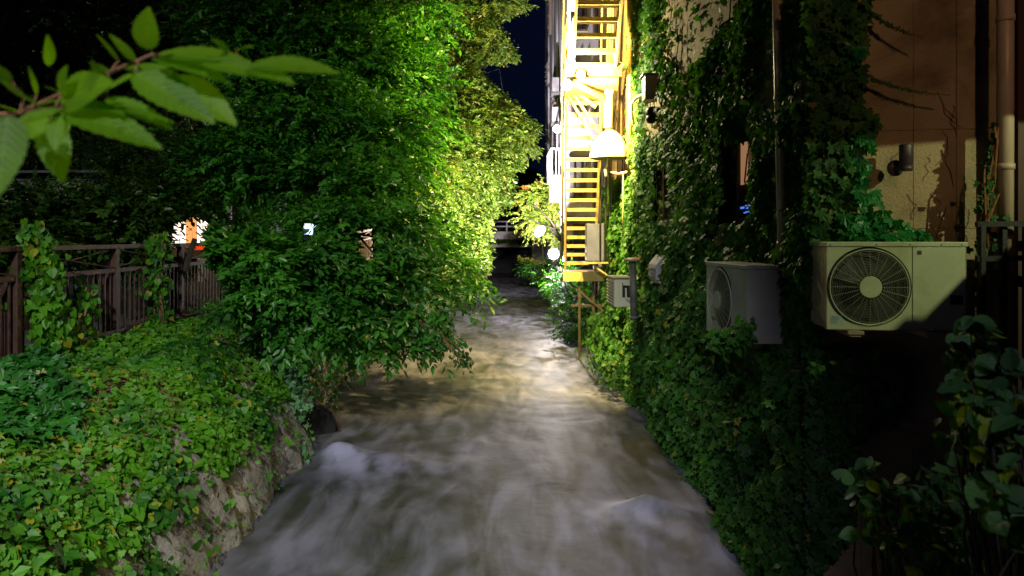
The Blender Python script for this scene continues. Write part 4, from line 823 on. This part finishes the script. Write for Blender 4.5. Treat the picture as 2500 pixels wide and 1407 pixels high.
drape('bridge_creeper', 'creeper trailing along the beam of the far bridge', [P(1180, 590, 45), P(1240, 588, 45), P(1300, 590, 45)], [.8, .8, .8], 900, .16, L_hedge, T_simple, 0, .2, stem=False)

# ------------------------------------------------------------ greenery: ivy on the right building
bare = [(1590, -50), (1830, -50), (1800, 30), (1750, 90), (1715, 145), (1668, 190), (1620, 140), (1625, 60)]
win1 = [(1750, 330), (1842, 330), (1835, 548), (1755, 548)]; win2 = [(1585, 400), (1640, 400), (1640, 545), (1590, 545)]
glare = [(1200, -50), (1545, -50), (1545, 210), (1535, 330), (1550, 430), (1500, 440), (1480, 470), (1470, 700), (1460, 780), (1200, 900)]
bare3 = [(1845, 90), (1900, 60), (1900, 240), (1860, 300), (1840, 200)]
def wmask(px, py, y, z):
    d = np.full(len(px), 1.)
    nx = px+R.normal(size=len(px))*6; ny = py+R.normal(size=len(px))*6
    d[inpoly(nx, ny, bare)] = .03; d[inpoly(nx, ny, bare3)] = .15; d[inpoly(nx, ny, win1)] = 0; d[inpoly(nx, ny, win2)] = 0; d[inpoly(nx, ny, glare)] = .0
    d *= np.where(fbm(y*1.3+11, z*1.8+2, 1, 77) < .36, .25, 1.)
    st = (px < 1640) & (py < 330); d[st] *= np.where(fbm(y[st]*2.4, z[st]*1.2, 1, 17) > .45, 1, .12)
    return R.random(len(px)) < d
def wall_ivy(n, ylo, yhi, size):
    y = ylo*(yhi/ylo)**R.random(n); z = R.uniform(-1.5, 8, n); top = CZ+600*y/F; k = z < top; y, z = y[k], z[k]
    th = .02+.42*np.clip(fbm(y*1.9+3, z*2.3+9, 1, 23)-.18, 0, 1)*np.interp(z, [-1.5, -.5, 2, 4], [1.2, 1.1, .8, .4])
    p = np.stack([wallX(y)-R.uniform(0, 1, len(y))**.5*th, y, z], -1); px, py = pxy(p); k = wmask(px, py, y, z); p = p[k]
    v = np.array([-.15, 0, -1.])+R.normal(size=p.shape)*.5; nn = np.array([-1., -.35, .55])+R.normal(size=p.shape)*.42
    return p, v, nn, size*R.uniform(.5, 1.25, len(p))
t = thing('wall_ivy', 'dense dark ivy covering the long wall beside the river', 'ivy', (2.05, 8, WZ))
p, v, nn, s = wall_ivy(110000, 4.6, 16.8, .075); s *= np.interp(p[:, 1], [5, 12], [1., 1.25]); leaf_parts(p, v, nn, s, T_ivy, L_wall, t, 300)
m = MB()
for k in range(90):
    y, z = R.uniform(4.8, 16), R.uniform(-1.3, 4); pts = []
    for j in range(7): pts.append((wallX(y)-.03-.02*(j % 2), y, z)); y += R.normal()*.10; z += R.uniform(.06, .25)
    m.tube(pts, .007, 5, False)
m.build('vine_stem', M_bark, t, True, 'stuff')
# on the facing wall
def face_ivy(n, keepfn, size, smax=.9, zlo=-1.6, zhi=4.2):
    s_ = R.uniform(-.05, smax, n); z = R.uniform(zlo, zhi, n); off = R.uniform(.01, .13, n)
    p = np.stack([X0W+s_*math.cos(RF)+off*math.sin(RF), Y0W+s_*math.sin(RF)-off*math.cos(RF), z], -1); px, py = pxy(p); p = p[keepfn(px+R.normal(size=n)*10, py+R.normal(size=n)*8)]
    v = np.array([-.1, -.1, -1.])+R.normal(size=p.shape)*.45; nn = np.array([-.35, -1., .55])+R.normal(size=p.shape)*.4
    return p, v, nn, size*R.uniform(.55, 1.25, len(p))
dk = [(1900, -60), (2100, -60), (2105, 60), (2085, 120), (2110, 180), (2090, 260), (2150, 280), (2110, 330), (2070, 400), (2060, 600), (2000, 620), (2000, 850), (2120, 860), (2200, 900), (2200, 1010), (2080, 1060), (2080, 1260), (1980, 1407), (1900, 1407)]
t = thing('corner_ivy', 'dark ivy wrapping the corner beside the large cream air conditioner', 'ivy', (2.2, 4.5, WZ))
p, v, nn, s = face_ivy(9000, lambda px, py: inpoly(px, py, dk), .08, .62); leaf_parts(p, v, nn, s, T_ivy, L_wall, t, 300)
gr = [(2080, 310), (2110, 330), (2105, 420), (2120, 470), (2160, 530), (2250, 560), (2290, 590), (2080, 590), (2060, 520), (2080, 420)]
t = thing('green_ivy_strand', 'vivid green lit ivy strand trailing to the top of the large air conditioner', 'ivy', (2.6, 4.45, 1.2))
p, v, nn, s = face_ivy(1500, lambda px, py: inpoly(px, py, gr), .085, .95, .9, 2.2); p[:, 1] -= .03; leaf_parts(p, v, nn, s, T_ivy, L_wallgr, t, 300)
t = thing('green_ivy_strand', 'small vivid green ivy sprig high on the dark corner', 'ivy', P(2075, 140, 4.5))
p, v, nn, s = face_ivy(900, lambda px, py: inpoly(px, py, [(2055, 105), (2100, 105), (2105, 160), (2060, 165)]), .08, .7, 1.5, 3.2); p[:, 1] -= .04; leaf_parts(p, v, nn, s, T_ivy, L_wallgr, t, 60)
for a, b, lb in (((2105, 180), (2318, 232), 'thin ivy runner crossing the wall above the cylinder lamp'), ((2110, 20), (2255, 90), 'thin dark ivy runner crossing the top of the wall')):
    A_, B_ = P(*a, 4.48), P(*b, 4.33); pts = [A_*(1-q)+B_*q-UP*.03*math.sin(q*3.1) for q in np.linspace(0, 1, 5)]; t = thing('ivy_runner', lb, 'ivy', A_)
    MB().tube(pts, .003, 5).build('vine_stem', M_twig, t)
    q = R.random(150); pp = A_+(B_-A_)*q[:, None]-UP*.03*np.sin(q*3.1)[:, None]+R.normal(size=(150, 3))*.006; leaf_mass('foliage', pp, np.array([.2, 0, -1])+R.normal(size=(150, 3))*.6, np.array([-.3, -1, .3])+R.normal(size=(150, 3))*.3, .022*R.uniform(.5, 1.2, 150)*(1.25-q), T_ivy, L_wall, t)
cr = MB()
for k in range(11):   # dead tendrils on the pilaster and lamp wall
    x_, y_ = R.uniform(2240, 2430), R.uniform(180, 560); pts = [P(x_, y_, 4.25)]
    for j in range(6): x_ += R.normal()*9; y_ += R.uniform(6, 22); pts.append(P(x_, y_, 4.25))
    pts = [np.array([q[0], Y0W+math.tan(RF)*(q[0]-X0W)-.006, q[2]]) for q in pts]; cr.tube(pts, .0016, 4, False)
cr.build('tendril', M_wood, bld, kind='stuff')
drape('pilaster_vine', 'dark vine climbing between the lit wall and the pink drainpipe', [P(2425, 330, 4.25), P(2415, 450, 4.25), P(2410, 560, 4.2), P(2400, 700, 4.2)], [.02, .05, .07, .1], 130, .05, L_wall, T_ivy, 100, .02)
drape('ledge_vine', 'leafy tuft grown over the foot of the grey air conditioner', [P(1735, 835, 4.95), P(1770, 830, 4.85), P(1800, 825, 4.85), P(1815, 800, 4.9)], [.1, .12, .12, .05], 150, .06, L_wall, T_ivy, 80, .05, stem=False)
drape('water_edge_ivy', 'yellow green lit ivy fringe at the right water edge', [P(1462, 770, 13.5), P(1475, 850, 12.6), P(1500, 930, 11.6)], [.25, .35, .25], 1100, .085, L_wall, T_ivy, 100, .35, stem=False, facing=(-1, -.3, .6))

# ------------------------------------------------------------ near shrub, right
def shrub(label, spec, size, parts, d0=None):
    t = thing('leafy_shrub', label, 'shrub', P(spec[0][0], 1500, spec[0][2])); C = []; st = MB()
    for px, py, d, rx, ry, rd, n in spec:
        ax = np.array([rx*d/F, rd, ry*d/F]); c = P(px, py, d)+rdir(n)*(R.random(n)**.45)[:, None]*ax; C.append(c)
        root = P(px+40, 1700, d+.1)
        for e in c[::6]: st.tube([root, (root+e)/2+np.array([0, 0, .05])+R.normal(size=3)*.03, e], [.004, .003, .0012], 5)
    st.build('stem', M_bark, t, True, 'stuff'); C = np.concatenate(C); n = len(C)
    v = R.normal(size=(n, 3))*.7+np.array([0, -.3, -.35]); nn = np.array([-.1, -.55, .9])+R.normal(size=(n, 3))*.45
    leaf_parts(C, v, nn, size*R.uniform(.5, 1.2, n), T_round, L_shrub, t, parts)
shrub('low shrub with pale veined leaves in the bottom right corner', [(2250, 1290, 1.75, 150, 95, .25, 150), (2130, 1175, 1.85, 70, 50, .12, 40), (2330, 1200, 1.8, 110, 70, .15, 60), (2400, 1340, 1.6, 130, 100, .2, 110)], .048, 300)
shrub('blurred taller shrub rising along the right edge', [(2440, 1010, 1.15, 95, 130, .14, 100), (2390, 880, 1.25, 50, 90, .1, 45), (2470, 1230, 1.1, 90, 110, .12, 70), (2380, 1080, 1.4, 75, 100, .1, 60), (2400, 780, 1.2, 16, 30, .04, 8)], .041, 300)

# ------------------------------------------------------------ near cherry branch, upper left: every leaf placed
t = thing('cherry_branch', 'blurred cherry branches with large backlit leaves in the upper left', 'branch', P(-60, 280, .62))
m = MB(); m.tube([P(-80, 285, .62), P(60, 276, .62), P(150, 272, .62), P(175, 258, .62)], [.0022, .002, .0017, .001], 8); m.build('twig', M_twig, t, True)
m = MB(); m.tube([P(-80, 330, .72), P(150, 230, .68), P(265, 178, .65), P(340, 148, .64), P(372, 133, .64), P(480, 165, .64), P(600, 172, .64), P(640, 150, .64)], [.0024, .0022, .0020, .0018, .0016, .0014, .001, .0008], 8); m.build('twig', M_twig, t, True)
LV = [  # base px,py -> tip px,py, depth, width factor, tilt (normal x,y,z)
 (357, 120, 358, 18, .62, 1.15, (.1, -1, .2)), (372, 138, 610, 128, .64, .75, (0, -.55, .9)), (380, 142, 560, 185, .63, .8, (0, -.4, .9)), (500, 150, 640, 175, .62, .85, (0, -.6, .8)),
 (610, 160, 825, 158, .62, .75, (.1, -.6, .8)), (600, 168, 718, 192, .61, .8, (0, -.5, .8)), (330, 150, 270, 82, .64, .55, (.5, -.8, .3)), (290, 150, 240, 82, .66, .28, (.9, -.4, .1)),
 (270, 175, 220, 150, .64, .5, (0, -.9, .4)), (262, 222, 225, 150, .62, .75, (.3, -.9, .3)), (148, 248, 262, 192, .61, 1.2, (0, -1, .35)), (150, 232, 155, 160, .61, 1.0, (-.3, -1, .2)), (150, 262, 390, 342, .61, .6, (.1, -.7, .75)),
 (145, 268, 20, 300, .60, .9, (0, -.7, .7)), (150, 282, 130, 362, .60, .9, (.2, -.9, .4)), (60, 290, 145, 350, .62, .8, (0, -.8, .6)), (20, 282, -10, 470, .50, .9, (.3, -.9, .2)), (120, 160, 120, 88, .66, .6, (.8, -.6, .1)),
 (155, 246, 90, 250, .62, .6, (0, -.5, .9)), (40, 272, -20, 250, .62, .9, (0, -.6, .8)), (30, 200, -30, 150, .60, .8, (.3, -.8, .5)), (60, 240, 0, 190, .63, .7, (0, -.7, .6)), (100, 262, 40, 222, .62, .6, (.3, -.6, .8)),
 (160, 250, 300, 262, .62, .5, (0, -.45, .9)), (260, 262, 425, 282, .62, .4, (0, -.35, 1)), (330, 180, 520, 285, .62, .7, (.1, -.8, .6)), (420, 190, 575, 292, .63, .75, (.3, -.85, .5)), (260, 240, 420, 300, .64, .5, (.2, -.6, .7)),
 (310, 165, 440, 175, .66, .8, (0, -.5, .9)), (560, 130, 520, 92, .64, .9, (.2, -.9, .5)), (580, 122, 615, 108, .65, .7, (0, -.6, .8)), (90, 230, 75, 165, .63, .3, (.7, -.6, .3)), (200, 200, 250, 190, .64, .5, (0, -.6, .8)), (120, 300, 150, 440, .66, .8, (.4, -.9, .1)),
 (345, 175, 250, 215, .65, .6, (0, -.5, .9)), (200, 262, 230, 300, .66, .4, (.3, -.5, .8)), (170, 240, 110, 205, .64, .6, (0, -.6, .8))]
tw = [P(-80, 285, .62), P(60, 276, .62), P(150, 272, .62), P(175, 258, .62)], [P(-80, 330, .72), P(150, 230, .68), P(265, 178, .65), P(340, 148, .64), P(372, 133, .64), P(480, 165, .64), P(600, 172, .64), P(640, 150, .64)]
TWP = np.array([a*(1-q)+b*q for L_ in tw for a, b in zip(L_, L_[1:]) for q in np.linspace(0, 1, 12)]); pm = MB()
for q in LV:
    a = P(q[0], q[1], q[4]); j = TWP[np.argmin(np.linalg.norm(TWP-a, axis=1))]; pm.tube([j, (a+j)/2+np.array([0, 0, .002]), a], [.0010, .0008, .0007], 6)
pm.build('petiole', M_twig, t, True, 'stuff')
lm_cache = {}
for bx_, by_, tx, ty, d, wf, nv in LV:
    key = round(wf, 2)
    if key not in lm_cache:
        T, Fc = serrated(18, .30*wf if wf < 1.3 else .3, .10); me = bpy.data.meshes.new('leaf'); me.from_pydata([tuple(q) for q in T], [], Fc); me.materials.append(L_fg)
        me.polygons.foreach_set('use_smooth', [True]*len(me.polygons)); lm_cache[key] = me
    a, b_ = P(bx_, by_, d), P(tx, ty, d-.02); l = np.linalg.norm(b_-a); u_, v_, n__ = frames(a[None], (b_-a)[None], np.array([nv], float)); u_, v_, n__ = u_[0], v_[0], n__[0]
    o = bpy.data.objects.new('leaf', lm_cache[key]); link(o, t); o.matrix_basis = Matrix([[u_[r]*l, v_[r]*l, n__[r]*l, a[r]] for r in range(3)]+[[0, 0, 0, 1]])
